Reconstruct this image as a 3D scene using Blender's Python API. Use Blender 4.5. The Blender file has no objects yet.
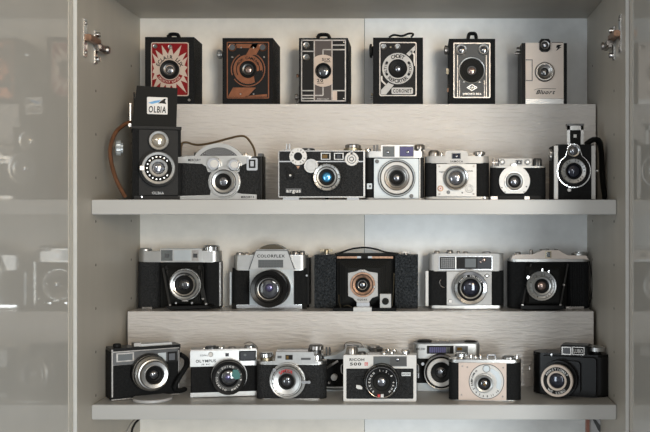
import bpy, bmesh, math, random
from mathutils import Vector, Matrix
random.seed(7)
S = bpy.context.scene
COL = S.collection
PI = math.pi
# ---------------------------------------------------------------- measures
F, CX, CY = 938.0, 418.0, 216.0          # focal length in px, vanishing point of the cabinet depth
CAMY, ZE = -1.36, 1.5
SH1, SH2 = 1.5236, 1.2261                # shelf tops
RZ1, RZ2, RY = 1.680, 1.3465, 0.148      # riser tops, riser front
WL, WR, WF, BK = -0.4740, 0.2885, -0.056, 0.24
TOPZ = 1.837

# ---------------------------------------------------------------- materials
def mat(name, col, rough=0.5, metal=0.0, bump=0.0, bscale=900, kind='noise', var=0.0, vscale=60, coat=0.0, ior=1.5, spec=None, sl=.5, bdist=.001, stretch=None):
    m = bpy.data.materials.new(name); m.use_nodes = True
    nt = m.node_tree; b = nt.nodes['Principled BSDF']
    b.inputs['Base Color'].default_value = (*col, 1)
    b.inputs['Roughness'].default_value = rough
    b.inputs['Metallic'].default_value = metal
    b.inputs['IOR'].default_value = ior
    b.inputs['Coat Weight'].default_value = coat
    b.inputs['Coat Roughness'].default_value = 0.06
    b.inputs['Specular IOR Level'].default_value = sl
    if spec: b.inputs['Specular Tint'].default_value = (*spec, 1)
    tc = nt.nodes.new('ShaderNodeTexCoord')
    mp = nt.nodes.new('ShaderNodeMapping'); nt.links.new(tc.outputs['Object'], mp.inputs[0])
    if stretch: mp.inputs['Scale'].default_value = stretch
    n = nt.nodes.new('ShaderNodeTexNoise'); n.inputs['Scale'].default_value = vscale; n.inputs['Detail'].default_value = 4
    nt.links.new(mp.outputs[0], n.inputs['Vector'])
    v = max(var, 0.04)
    cr = nt.nodes.new('ShaderNodeValToRGB')
    cr.color_ramp.elements[0].position = 0.3; cr.color_ramp.elements[1].position = 0.7
    cr.color_ramp.elements[0].color = (*[c * (1 - v) for c in col], 1)
    cr.color_ramp.elements[1].color = (*[min(1, c * (1 + v)) for c in col], 1)
    nt.links.new(n.outputs['Fac'], cr.inputs[0]); nt.links.new(cr.outputs[0], b.inputs['Base Color'])
    if bump > 0:
        if kind == 'voronoi':
            t = nt.nodes.new('ShaderNodeTexVoronoi'); t.inputs['Scale'].default_value = bscale; out = t.outputs['Distance']
        elif kind == 'wave':
            t = nt.nodes.new('ShaderNodeTexWave'); t.inputs['Scale'].default_value = bscale; out = t.outputs['Fac']
        else:
            t = nt.nodes.new('ShaderNodeTexNoise'); t.inputs['Scale'].default_value = bscale; t.inputs['Detail'].default_value = 5; out = t.outputs['Fac']
        nt.links.new(mp.outputs[0], t.inputs['Vector'])
        bp = nt.nodes.new('ShaderNodeBump'); bp.inputs['Strength'].default_value = bump; bp.inputs['Distance'].default_value = bdist
        nt.links.new(out, bp.inputs['Height']); nt.links.new(bp.outputs[0], b.inputs['Normal'])
    return m
M = {}
M['cab'] = mat('cabinet_melamine', (.45, .42, .365), .5, bump=.05, bscale=300, var=.04, vscale=25, stretch=(1, 1, .15))
M['back'] = mat('back_board', (.80, .76, .69), .6, bump=.05, bscale=400, var=.03)
M['back2'] = mat('back_board_cool', (.80, .81, .80), .5, bump=.12, bscale=700, var=.04)
M['shelf'] = mat('shelf_foil', (.47, .47, .455), .38, bump=.12, bscale=120, var=.03, vscale=30, stretch=(.15, 1, 1))
M['riser'] = mat('embossed_riser_foil', (.60, .57, .54), .17, bump=.9, bscale=190, var=.04, vscale=25, stretch=(.2, 1, 1.2), bdist=.0035)
M['door'] = mat('glossy_door_panel', (.54, .525, .485), .035, var=.02, vscale=8, ior=1.40)
M['dframe'] = mat('door_frame_foil', (.55, .52, .46), .35)
M['edge'] = mat('pale_edge_band', (.62, .62, .60), .4)
M['hole'] = mat('drilled_hole', (.16, .15, .13), .8)
M['lea'] = mat('black_leatherette', (.011, .0115, .012), .6, bump=.7, bscale=900, kind='voronoi', var=.25, vscale=300, sl=.12)
M['peb'] = mat('pebbled_leather', (.030, .034, .038), .42, bump=1.0, bscale=330, kind='voronoi', var=.75, vscale=330, bdist=.003, sl=.12)
M['gleat'] = mat('grey_leatherette', (.024, .025, .026), .5, bump=.8, bdist=.002, bscale=520, kind='voronoi', var=.35, vscale=350, sl=.12)
M['blk'] = mat('black_enamel', (.010, .010, .010), .45, coat=.0, sl=.12)
M['mat'] = mat('matt_black', (.012, .012, .011), .65, sl=.12)
M['plas'] = mat('black_bakelite', (.008, .008, .008), .3, coat=.03, sl=.15)
M['chr'] = mat('chrome', (.58, .58, .575), .16, 1.0, bump=.08, bscale=300, var=.05)
M['sat'] = mat('satin_chrome', (.44, .435, .42), .34, 1.0, bump=.08, bscale=900, var=.07, vscale=200)
M['alu'] = mat('brushed_aluminium', (.46, .46, .45), .36, .85, bump=.1, bscale=900, var=.05)
M['fro'] = mat('frosted_silver_paint', (.47, .51, .53), .4, .35, var=.04)
M['dim'] = mat('worn_nickel', (.33, .31, .29), .35, 1.0, bump=.1, bscale=600, var=.2, vscale=150)
M['drk'] = mat('gunmetal', (.10, .10, .10), .35, .8)
M['wht'] = mat('white_enamel', (.64, .63, .61), .4)
M['crm'] = mat('cream_enamel', (.50, .40, .33), .4, var=.05)
M['bei'] = mat('beige_enamel', (.74, .64, .56), .35, var=.03)
M['pnk'] = mat('rose_beige_enamel', (.56, .46, .40), .38, .15, var=.03)
M['red'] = mat('red_enamel', (.20, .006, .008), .45, var=.1, sl=.15)
M['ink'] = mat('printed_ink', (.012, .012, .012), .5, sl=.12)
M['cop'] = mat('copper_lacquer', (.21, .078, .036), .35, .6, var=.2, vscale=120)
M['cpb'] = mat('tarnished_copper', (.30, .18, .12), .4, .7, var=.3, vscale=200)
M['brs'] = mat('brass', (.36, .31, .22), .35, .9, var=.1)
M['brn'] = mat('brown_leather_strap', (.12, .05, .022), .5, bump=.3, bscale=500, var=.3)
M['olv'] = mat('olive_leather_strap', (.10, .065, .03), .5, bump=.3, bscale=500, var=.3)
M['gls'] = mat('dark_lens_glass', (.012, .013, .016), .04, coat=1, ior=1.75)
M['gbl'] = mat('blue_coated_glass', (.10, .42, .75), .12, .75, coat=.6)
M['gpu'] = mat('violet_coated_glass', (.13, .12, .23), .12, .7, coat=.3)
M['gsv'] = mat('silvery_lens_glass', (.20, .205, .22), .12, .85, coat=.3)
M['ggr'] = mat('green_glint', (.02, .13, .115), .25, .1)  # colour of the reflection painted on one lens
M['gam'] = mat('amber_glass', (.16, .09, .02), .1, .3, coat=.5)
M['gbr'] = mat('rosy_lens_glass', (.26, .19, .165), .12, .7, coat=.3)
M['gdb'] = mat('deep_blue_glass', (.016, .019, .034), .08, .4, coat=.5)
M['olb'] = mat('olive_brown_lacquer', (.09, .075, .05), .35, .5)
M['gvw'] = mat('pale_finder_glass', (.30, .27, .22), .15, .5, coat=.3)
M['umb'] = mat('umber_lacquer', (.045, .032, .028), .45)
M['sil'] = mat('silver_paint', (.36, .355, .345), .45, .35, var=.06, vscale=200)
M['sib'] = mat('bright_silver_paint', (.47, .465, .45), .42, .3, var=.05, vscale=200)
M['gry'] = mat('grey_window_glass', (.13, .14, .14), .15, .3, coat=.5)
M['whg'] = mat('white_translucent_plastic', (.44, .44, .44), .35)
M['skb'] = mat('pale_blue_ink', (.10, .32, .60), .5)
M['vel'] = mat('grey_velvet_print', (.06, .062, .062), .6)
M['rdt'] = mat('red_ink', (.55, .03, .03), .5)
M['shk'] = mat('scorched_wood_frame', (.30, .13, .09), .5)

# ---------------------------------------------------------------- text
_tc = {}
def glyph_mesh(ch):
    if ch not in _tc:
        cu = bpy.data.curves.new('g', 'FONT'); cu.body = ch; cu.size = 1.0; cu.extrude = 0.02; cu.offset = 0.022; cu.resolution_u = 3
        cu.align_x = 'CENTER'
        o = bpy.data.objects.new('g', cu); COL.objects.link(o)
        bpy.context.view_layer.update()
        me = bpy.data.meshes.new_from_object(o.evaluated_get(bpy.context.evaluated_depsgraph_get()))
        vs = [v.co.copy() for v in me.vertices]; fs = [tuple(p.vertices) for p in me.polygons]
        w = (max(v.x for v in vs) - min(v.x for v in vs)) if vs else .25
        bpy.data.objects.remove(o); bpy.data.curves.remove(cu); bpy.data.meshes.remove(me)
        _tc[ch] = (vs, fs, w)
    return _tc[ch]

# ---------------------------------------------------------------- building
def ray(px, py): return (px - CX) / F, (CY - py) / F
class Part:
    def __init__(s, rig, name, parent=None, label=None):
        s.r, s.name, s.parent, s.label = rig, name, parent, label
        s.bm = bmesh.new(); s.mats = []
    def mi(s, m):
        if m not in s.mats: s.mats.append(m)
        return s.mats.index(m)
    def merge(s, b, m, bev=0, seg=2):
        if bev > 0:
            es = [e for e in b.edges if len(e.link_faces) == 2 and e.calc_face_angle(0) > .5]
            if es: bmesh.ops.bevel(b, geom=es, offset=bev, segments=seg, affect='EDGES', clamp_overlap=True)
        bmesh.ops.recalc_face_normals(b, faces=b.faces)
        i = s.mi(m)
        mp = {}
        for v in b.verts: mp[v] = s.bm.verts.new(v.co)
        for f in b.faces:
            try:
                g = s.bm.faces.new([mp[v] for v in f.verts]); g.material_index = i; g.smooth = True
            except ValueError: pass
        b.free(); return s
    # -- prism of a polygon in the xz plane (local metres)
    def prism_l(s, m, pts, d0, d1, bev=.0006):
        b = bmesh.new()
        A = [b.verts.new((x, d0, z)) for x, z in pts]; B = [b.verts.new((x, d1, z)) for x, z in pts]
        b.faces.new(A); b.faces.new(B[::-1])
        n = len(pts)
        for i in range(n): b.faces.new((A[i], B[i], B[(i + 1) % n], A[(i + 1) % n]))
        return s.merge(b, m, bev)
    def poly(s, m, pp, d0, d1, bev=.0004):
        cx = sum(p[0] for p in pp) / len(pp); cy = sum(p[1] for p in pp) / len(pp)
        return s.prism_l(m, [(s.r.L(px, cy, d0)[0], s.r.L(cx, py, d0)[1]) for px, py in pp], d0, d1, bev)
    def box(s, m, x0, y0, x1, y1, d0, d1, bev=.0006, r=0):
        cx, cy = (x0 + x1) / 2, (y0 + y1) / 2
        X0, X1 = s.r.L(x0, cy, d0)[0], s.r.L(x1, cy, d0)[0]
        Z1, Z0 = s.r.L(cx, y0, d0)[1], s.r.L(cx, y1, d0)[1]
        Z0 = max(Z0, 0.0002 if Z0 < .003 else Z0)
        if r > 0:
            R = min(r * s.r.k, abs(X1 - X0) * .49, abs(Z1 - Z0) * .49); pts = []
            for qx, qz, a0 in ((X1 - R, Z1 - R, 0), (X0 + R, Z1 - R, 90), (X0 + R, Z0 + R, 180), (X1 - R, Z0 + R, 270)):
                for t in range(5):
                    a = math.radians(a0 + t * 22.5); pts.append((qx + R * math.cos(a), qz + R * math.sin(a)))
        else: pts = [(X0, Z0), (X1, Z0), (X1, Z1), (X0, Z1)]
        return s.prism_l(m, pts, d0, d1, bev)
    # -- body rounded in plan
    def pill(s, m, x0, y0, x1, y1, d0, d1, rad=.012, bev=.0008):
        cx, cy = (x0 + x1) / 2, (y0 + y1) / 2
        X0, X1 = s.r.L(x0, cy, d0)[0], s.r.L(x1, cy, d0)[0]
        Z1, Z0 = s.r.L(cx, y0, d0)[1], s.r.L(cx, y1, d0)[1]
        if Z0 < .003: Z0 = max(Z0, .0002)
        R = min(rad, (d1 - d0) * .49, (X1 - X0) * .49); pts = []
        for qx, qy, a0 in ((X1 - R, d1 - R, 0), (X0 + R, d1 - R, 90), (X0 + R, d0 + R, 180), (X1 - R, d0 + R, 270)):
            for t in range(7):
                a = math.radians(a0 + t * 15); pts.append((qx + R * math.cos(a), qy + R * math.sin(a)))
        b = bmesh.new()
        A = [b.verts.new((x, y, Z0)) for x, y in pts]; B = [b.verts.new((x, y, Z1)) for x, y in pts]
        b.faces.new(A); b.faces.new(B[::-1]); n = len(pts)
        for i in range(n): b.faces.new((A[i], B[i], B[(i + 1) % n], A[(i + 1) % n]))
        if bev > 0:
            es = [e for e in b.edges if abs(e.verts[0].co.z - e.verts[1].co.z) < 1e-7]
            bmesh.ops.bevel(b, geom=es, offset=bev, segments=2, affect='EDGES', clamp_overlap=True)
        return s.merge(b, m)
    # -- generic lathe; axis 'y' (lens), 'z' (top knob), 'x' (side knob). prof: (radius m, position m)
    def lathe_l(s, m, c, prof, axis='y', seg=36, knurl=0, knurl_from=0):
        b = bmesh.new(); rings = []
        for j, (r, t) in enumerate(prof):
            ring = []
            if r < 1e-6:
                ring = [b.verts.new(s._ax(c, 0, 0, t, axis))]
            else:
                for i in range(seg):
                    a = 2 * PI * i / seg
                    rr = r * (1 - (knurl if (i % 2 and j >= knurl_from) else 0))
                    ring.append(b.verts.new(s._ax(c, rr * math.cos(a), rr * math.sin(a), t, axis)))
            rings.append(ring)
        for p, q in zip(rings, rings[1:]):
            for i in range(seg):
                j = (i + 1) % seg
                if len(p) == 1 and len(q) > 1: b.faces.new((p[0], q[i], q[j]))
                elif len(q) == 1 and len(p) > 1: b.faces.new((p[i], q[0], p[j]))
                elif len(p) > 1: b.faces.new((p[i], q[i], q[j], p[j]))
        for ring in (rings[0], rings[-1]):
            if len(ring) > 1 and prof[0] != prof[-1]: b.faces.new(ring)
        return s.merge(b, m)
    def _ax(s, c, u, v, t, axis):
        if axis == 'y': return (c[0] + u, t, c[2] + v)
        if axis == 'z': return (c[0] + u, c[1] + v, c[2] + t)
        return (c[0] + t, c[1] + u, c[2] + v)
    # lens ring: image centre seen at depth ref; profile radii in px, depths in m (negative = towards viewer)
    def ring(s, m, px, py, prof, ref=0, seg=40, knurl=0):
        x, z = s.r.L(px, py, ref); k = s.r.k * (1 + ref / (s.r.dist))
        return s.lathe_l(m, (x, 0, z), [(r * k, d) for r, d in prof], 'y', seg, knurl)
    def disc(s, m, px, py, r, d0, d1, ref=None, seg=28, knurl=0, bev=.0004):
        k = s.r.k
        bb = min(bev / k, r * .4)
        return s.ring(m, px, py, [(r, d1), (r, d0 + bev), (r - bb, d0), (0, d0)], d0 if ref is None else ref, seg, knurl)
    # hollow ring band r0<r1
    def band(s, m, px, py, r1, r0, d0, d1, ref=None, seg=40, knurl=0):
        k = s.r.k; w = (r1 - r0); b = min(.25 * w, .6)
        return s.ring(m, px, py, [(r1, d1), (r1, d0 + b * k), (r1 - b, d0), (r0 + b * .5, d0 + .22 * w * k), (r0, d0 + (.22 * w + b) * k), (r0, d1), (r1, d1)], d0 if ref is None else ref, seg, knurl)
    def dome(s, m, px, py, r, d, h, ref=None, seg=28):
        pr = [(r * math.cos(a), d - h * math.sin(a)) for a in [i * PI / 2 / 6 for i in range(6)]] + [(0, d - h)]
        return s.ring(m, px, py, pr, d if ref is None else ref, seg)
    # top knob (vertical axis): px range via radius, py top / bottom
    def knob(s, m, px, y0, y1, r, d, knurl=.06, seg=32, top=.8, flare=1.0):
        x, z1 = s.r.L(px, y0, d); _, z0 = s.r.L(px, y1, d); k = s.r.k; R = r * k; h = z1 - z0
        return s.lathe_l(m, (x, d, z0), [(R * flare, 0), (R, h * .25), (R, h * .75), (R * top, h), (0, h)], 'z', seg, knurl)
    # side knob (horizontal axis): from px x0 (outer) to x1
    def sknob(s, m, x0, x1, py, r, d, knurl=.06, seg=28):
        X0, z = s.r.L(x0, py, d); X1, _ = s.r.L(x1, py, d); R = r * s.r.k
        t0, t1 = 0, X1 - X0
        return s.lathe_l(m, (X0, d, z), [(0, t0), (R * .8, t0), (R, t0 + .15 * t1), (R, t0 + .7 * t1), (R * .7, t0 + .75 * t1), (R * .7, t1), (0, t1)], 'x', seg, knurl)
    def text(s, m, st, px, py, h, d, w=None, shear=0, space=.12, thick=.0003):
        """centred at px,py ; h cap height px ; w total width px"""
        k = s.r.k; sc = h * k / .70
        adv = []; tot = 0
        for ch in st:
            _, _, gw = glyph_mesh(ch); a = (gw if ch != ' ' else .3) + space; adv.append(a); tot += a
        sx = sc if w is None else (w * k) / max(tot, .01)
        x, z = s.r.L(px, py, d); cur = -tot / 2
        b = bmesh.new()
        for ch, a in zip(st, adv):
            vs, fs, _ = glyph_mesh(ch)
            ox = cur + a / 2; cur += a
            V = [b.verts.new((x + (v.x + ox) * sx + shear * (v.y) * sx, d - thick if v.z > 0 else d + .0001, z + (v.y - .35) * sc)) for v in vs]
            for f in fs:
                try: b.faces.new([V[i] for i in f])
                except ValueError: pass
        return s.merge(b, m)
    def arc(s, m, st, px, py, R, h, d, a0=90, span=100, flip=False, thick=.0003):
        """letters on an arc, centre angle a0 (deg, 90 = top), span in deg"""
        k = s.r.k; sc = h * k / .70; x, z = s.r.L(px, py, d); b = bmesh.new(); n = len(st)
        for i, ch in enumerate(st):
            if ch == ' ': continue
            vs, fs, _ = glyph_mesh(ch)
            t = (i + .5) / n - .5
            a = math.radians(a0 - t * span if not flip else a0 + t * span)
            rot = a - PI / 2 if not flip else a + PI / 2
            cx, cz = x + R * k * math.cos(a), z + R * k * math.sin(a)
            V = []
            for v in vs:
                lx, ly = v.x * sc, (v.y - .35) * sc
                V.append(b.verts.new((cx + lx * math.cos(rot) - ly * math.sin(rot), d - thick if v.z > 0 else d + .0001, cz + lx * math.sin(rot) + ly * math.cos(rot))))
            for f in fs:
                try: b.faces.new([V[j] for j in f])
                except ValueError: pass
        return s.merge(b, m)
    # strap / wire along image points (px,py,d) : elliptical section, w across (in y), t thick
    def strap(s, m, pts, w=.008, t=.0015, sub=6, seg=8):
        P = []
        for px, py, d in pts:
            x, z = s.r.L(px, py, d); P.append(Vector((x, d, z)))
        Q = []
        n = len(P)
        for i in range(n - 1):
            p0 = P[max(i - 1, 0)]; p1 = P[i]; p2 = P[i + 1]; p3 = P[min(i + 2, n - 1)]
            for j in range(sub):
                u = j / sub
                Q.append(.5 * ((2 * p1) + (p2 - p0) * u + (2 * p0 - 5 * p1 + 4 * p2 - p3) * u * u + (3 * p1 - p0 - 3 * p2 + p3) * u ** 3))
        Q.append(P[-1])
        b = bmesh.new(); R = []
        wa = Vector((0, 1, 0))
        for i, q in enumerate(Q):
            tg = (Q[min(i + 1, len(Q) - 1)] - Q[max(i - 1, 0)]).normalized()
            nn = tg.cross(wa)
            if nn.length < .2: nn = Vector((1, 0, 0))
            nn.normalize(); ww = nn.cross(tg).normalized()
            R.append([b.verts.new(q + ww * (w / 2) * math.cos(2 * PI * a / seg) + nn * (t / 2) * math.sin(2 * PI * a / seg)) for a in range(seg)])
        for p, q in zip(R, R[1:]):
            for i in range(seg): b.faces.new((p[i], p[(i + 1) % seg], q[(i + 1) % seg], q[i]))
        b.faces.new(R[0]); b.faces.new(R[-1])
        return s.merge(b, m)
    def wire(s, m, pts, t=.0012, sub=5): return s.strap(m, pts, t, t, sub, 8)
    def done(s):
        me = bpy.data.meshes.new(s.name); s.bm.to_mesh(me); s.bm.free()
        for m in s.mats: me.materials.append(M[m])
        me.shade_smooth()
        try: me.set_sharp_from_angle(angle=math.radians(38))
        except Exception: pass
        o = bpy.data.objects.new(s.name, me); COL.objects.link(o)
        o.parent = s.parent if s.parent else s.r.root
        if s.label: o['label'] = s.label
        s.r.parts.append(o)
        return o

class Rig:
    def __init__(s, name, label, cx, yf, zb, rot=0, cat='camera', group=None):
        s.rot = math.radians(rot); s.yf, s.zb = yf, zb
        s.dist = yf - CAMY; s.k = s.dist / F
        s.x0 = (cx - CX) * s.k
        r = bpy.data.objects.new(name, None); COL.objects.link(r)
        r.location = (s.x0, yf, zb); r.rotation_euler = (0, 0, s.rot); r.empty_display_size = .02
        r['label'] = label; r['category'] = cat
        if group: r['group'] = group
        s.root = r; s.parts = []
    def L(s, px, py, d=0):
        a = (math.cos(s.rot), math.sin(s.rot)); b = (-math.sin(s.rot), math.cos(s.rot))
        u, v = ray(px, py)
        p0 = (s.x0 + d * b[0], s.yf + d * b[1] - CAMY)
        t = (p0[0] * b[0] + p0[1] * b[1]) / (u * b[0] + b[1])
        hx, hy = t * u - s.x0, t + CAMY - s.yf
        return hx * a[0] + hy * a[1], ZE + t * v - s.zb
    def part(s, name, parent=None, label=None): return Part(s, name, parent, label)
    def P(s, name, fn, parent=None, label=None):
        p = Part(s, name, parent, label); fn(p); return p.done()

def setprops(o, label=None, cat=None, kind=None, group=None):
    if label: o['label'] = label
    if cat: o['category'] = cat
    if kind: o['kind'] = kind
    if group: o['group'] = group
def wbox(name, m, x0, x1, y0, y1, z0, z1, bev=.0008, parent=None):
    b = bmesh.new(); bmesh.ops.create_cube(b, size=1)
    for v in b.verts:
        v.co = Vector(((x0 + x1) / 2 + v.co.x * (x1 - x0), (y0 + y1) / 2 + v.co.y * (y1 - y0), (z0 + z1) / 2 + v.co.z * (z1 - z0)))
    if bev: bmesh.ops.bevel(b, geom=b.edges[:], offset=bev, segments=2, affect='EDGES', clamp_overlap=True)
    me = bpy.data.meshes.new(name); b.to_mesh(me); b.free()
    for q in ([m] if isinstance(m, str) else m): me.materials.append(M[q])
    me.shade_smooth(); me.set_sharp_from_angle(angle=.6)
    o = bpy.data.objects.new(name, me); COL.objects.link(o)
    if parent: o.parent = parent
    return o

# ================================================================ the cabinet
BOTZ = 0.93
def struct(o): o['kind'] = 'structure'; return o
struct(wbox('wall_left', 'cab', WL - .018, WL, WF, BK + .004, BOTZ - .018, TOPZ + .018, .001))
struct(wbox('wall_right', 'cab', WR, WR + .018, WF, BK + .004, BOTZ - .018, TOPZ + .018, .001))
struct(wbox('ceiling', 'cab', WL, WR, WF, BK + .004, TOPZ, TOPZ + .018, .0008))
struct(wbox('floor', 'cab', WL, WR, WF, BK + .004, BOTZ - .018, BOTZ, .0008))
SEAM = (364.5 - CX) * (BK - CAMY) / F
struct(wbox('wall_back', 'back', WL, SEAM - .0004, BK, BK + .004, BOTZ, TOPZ, 0))
struct(wbox('wall_back', 'back2', SEAM + .0004, WR, BK - .0006, BK + .004, BOTZ, TOPZ, .0002))
for i, z in enumerate((SH1, SH2)):
    o = wbox('cabinet_shelf', 'shelf', WL + .0006, WR - .0006, 0, BK - .001, z - .0213, z, .001)
    setprops(o, ('long white shelf carrying the upper riser and two rows of old cameras', 'long white shelf carrying the lower riser and the bottom row of cameras')[i], 'shelf')
o = wbox('display_riser', 'riser', -.443, .286, RY, BK - .002, SH1, RZ1, .0008)
setprops(o, 'long embossed pinkish riser block under the six box cameras', 'riser')
o = wbox('display_riser', 'riser', -.467, .2825, RY, BK - .002, SH2, RZ2, .0008)
setprops(o, 'long embossed off-white riser block under the middle row of five cameras', 'riser')
struct(wbox('trim_3', 'edge', WL - .0050, WL, WF - .0008, WF + .0002, BOTZ - .018, TOPZ + .018, 0))
struct(wbox('trim_4', 'edge', WR, WR + .0045, WF - .0008, WF + .0002, BOTZ - .018, TOPZ + .018, 0))
# shelf pin holes
def pins(name, x, sgn):
    b = bmesh.new()
    for y in (.02, .19):
        for j in range(13):
            z = 0.98 + j * .064
            vs0, vs1 = [], []
            for a in range(12):
                t = 2 * PI * a / 12
                vs0.append(b.verts.new((x, y + .0022 * math.cos(t), z + .0022 * math.sin(t))))
                vs1.append(b.verts.new((x + sgn * .0003, y + .0020 * math.cos(t), z + .0020 * math.sin(t))))
            b.faces.new(vs1)
            for a in range(12): b.faces.new((vs0[a], vs0[(a + 1) % 12], vs1[(a + 1) % 12], vs1[a]))
    me = bpy.data.meshes.new(name); bmesh.ops.recalc_face_normals(b, faces=b.faces); b.to_mesh(me); b.free(); me.materials.append(M['hole'])
    o = bpy.data.objects.new(name, me); COL.objects.link(o); o['kind'] = 'structure'
pins('trim_1', WL, 1); pins('trim_2', WR, -1)
# doors, standing open at a right angle: glossy panel in a slim frame
for nm, xi, sg in (('door_1', WL - .0055, -1), ('door_2', WR + .0050, 1)):
    r = bpy.data.objects.new(nm, None); COL.objects.link(r); r['kind'] = 'structure'; r.location = (xi, WF - .003, 1.38)
    def dbox(name, m, a0, a1, y0, y1, z0, z1, bev):
        q = wbox(name, m, min(sg * a0, sg * a1), max(sg * a0, sg * a1), y0, y1, z0, z1, bev, r); return q
    dbox('door_frame', 'dframe', 0, .018, -.014, 0, -.5, .5, .0015)
    dbox('door_frame', 'dframe', 0, .018, -.385, -.371, -.5, .5, .0015)
    dbox('door_panel', 'door', .0006, .016, -.371, -.014, -.5, .5, .0005)
# hinges
def hinge(nm, side):
    xw = WL if side < 0 else WR
    r = bpy.data.objects.new(nm, None); COL.objects.link(r)
    zc = ZE + (CY - (41 if side < 0 else 37)) * 1.35 / F
    dr = bpy.data.objects['door_1' if side < 0 else 'door_2']
    r.parent = dr; r.location = Vector((xw, 0, zc)) - dr.location
    sg = -side   # into the cabinet
    def hb(name, m, a0, a1, y0, y1, z0, z1, bev=.0008, par=None):
        return wbox(name, m, min(sg * a0, sg * a1), max(sg * a0, sg * a1), y0, y1, z0, z1, bev, par or r)
    hb('mounting_plate', 'chr', 0, .0025, -.035, -.022, -.026, .028, .0007)
    hb('hinge_arm', 'cpb', .0025, .011, -.032, .012, -.003, .006, .001)
    hb('cross_plate', 'chr', 0, .004, .006, .017, -.030, .020, .0012)
    hb('arm_body', 'dim', .004, .014, .000, .040, -.012, .000, .003)
    def sc(name, m, y, z, rr, a0, a1, par):
        b = bmesh.new()
        A = [b.verts.new((sg * a0, y + rr * math.cos(t * PI / 8), z + rr * math.sin(t * PI / 8))) for t in range(16)]
        B = [b.verts.new((sg * a1, y + rr * .85 * math.cos(t * PI / 8), z + rr * .85 * math.sin(t * PI / 8))) for t in range(16)]
        b.faces.new(A); b.faces.new(B)
        for t in range(16): b.faces.new((A[t], A[(t + 1) % 16], B[(t + 1) % 16], B[t]))
        bmesh.ops.recalc_face_normals(b, faces=b.faces)
        me = bpy.data.meshes.new(name); b.to_mesh(me); b.free(); me.materials.append(M[m]); me.shade_smooth(); me.set_sharp_from_angle(angle=.6)
        q = bpy.data.objects.new(name, me); COL.objects.link(q); q.parent = par
    sc('screw', 'chr', .0115, -.023, .0042, .004, .009, r); sc('screw', 'chr', .0115, .013, .0042, .004, .009, r)
    sc('screw', 'dim', .030, -.006, .006, .014, .017, r); sc('screw', 'dim', -.0285, .022, .003, .0025, .004, r); sc('screw', 'dim', -.0285, -.020, .003, .0025, .004, r)
hinge('hinge', -1)
hinge('hinge', 1)

# ================================================================ top row : box cameras
YB = .152
def boxbody(r, x0, y0, x1, y1, depth, m='lea'):
    return r.P('body', lambda p: p.box(m, x0, y0, x1, y1, 0, depth, .0012))
def handle(r, px, y0, y1, w, d=.04):
    r.P('carrying_handle', lambda p: (p.strap('lea', [(px - w, y1, d), (px - w * .7, y0 + .6, d), (px, y0, d), (px + w * .7, y0 + .6, d), (px + w, y1, d)], .014, .006),
        p.disc('blk', px - w, y1 - .3, 1.2, d - .008, d + .008, ref=d)))

# 1. red starburst box
r = Rig('box_camera', 'black box camera with a red front plate and cream starburst', 170, YB, RZ1, 1)
boxbody(r, 145, 37, 194, 104, .062)
fp = r.P('front_plate', lambda p: (p.box('crm', 151, 42.3, 188.7, 96, -.0012, 0, .0004, r=2), p.box('red', 152, 43.3, 187.7, 95, -.0018, -.0011, .0001, r=1.5)), label='red and cream enamelled plate')
def star(p):
    c = (169.5, 69.5); pts = []
    n = 18
    for i in range(2 * n):
        a = PI * i / n + .1
        R = (29 if (i // 2) % 2 else 24) if i % 2 == 0 else 15.5
        x, y = c[0] + R * math.cos(a), c[1] - R * math.sin(a)
        x = min(max(x, 152.3), 187.4); y = min(max(y, 45), 94)
        pts.append((x, y))
    p.poly('crm', pts, -.0023, -.0017, 0)
    p.arc('ink', 'ECLAIR LUX', 169.5, 69.5, 12.4, 3.6, -.0023, 90, 150)
    pr = []
    for i in range(13):
        a = math.radians(205 + i * 130 / 12); pr.append((169.5 + 14.5 * math.cos(a), 69.5 - 14.5 * math.sin(a)))
    for i in range(13):
        a = math.radians(335 - i * 130 / 12); pr.append((169.5 + 10.8 * math.cos(a), 69.5 - 10.8 * math.sin(a)))
    p.poly('red', pr, -.0026, -.0022, 0)
    p.arc('crm', 'OBJECTIF RAPIDE', 169.5, 69.5, 12.6, 1.9, -.0026, 270, 110, flip=True)
r.P('starburst', star, fp, 'cream starburst with dark lettering')
lb = r.P('lens_mount', lambda p: (p.ring('blk', 169.5, 69.5, [(9.6, -.001), (9.6, -.005), (8.6, -.006), (6, -.0045), (6, -.002)], -.005), p.band('drk', 169.5, 69.5, 6.4, 4.6, -.0048, -.001)))
r.P('lens_glass', lambda p: p.dome('gsv', 169.8, 70, 4.2, -.002, .002), lb)
r.P('viewfinder_window', lambda p: (p.band('dim', 155, 46.2, 2.2, 1.4, -.003, -.001), p.disc('gry', 155, 46.2, 1.5, -.0022, -.001)))
r.P('viewfinder_window', lambda p: (p.band('dim', 170, 46.8, 2.2, 1.4, -.003, -.001), p.disc('gry', 170, 46.8, 1.5, -.0022, -.001)))
handle(r, 174, 34.2, 37.2, 5)
r.P('shutter_lever', lambda p: p.disc('dim', 189, 100, 1.3, -.003, 0))
r.P('side_catch', lambda p: p.box('brs', 194, 55, 195, 58, .03, .036, .0003))

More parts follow.
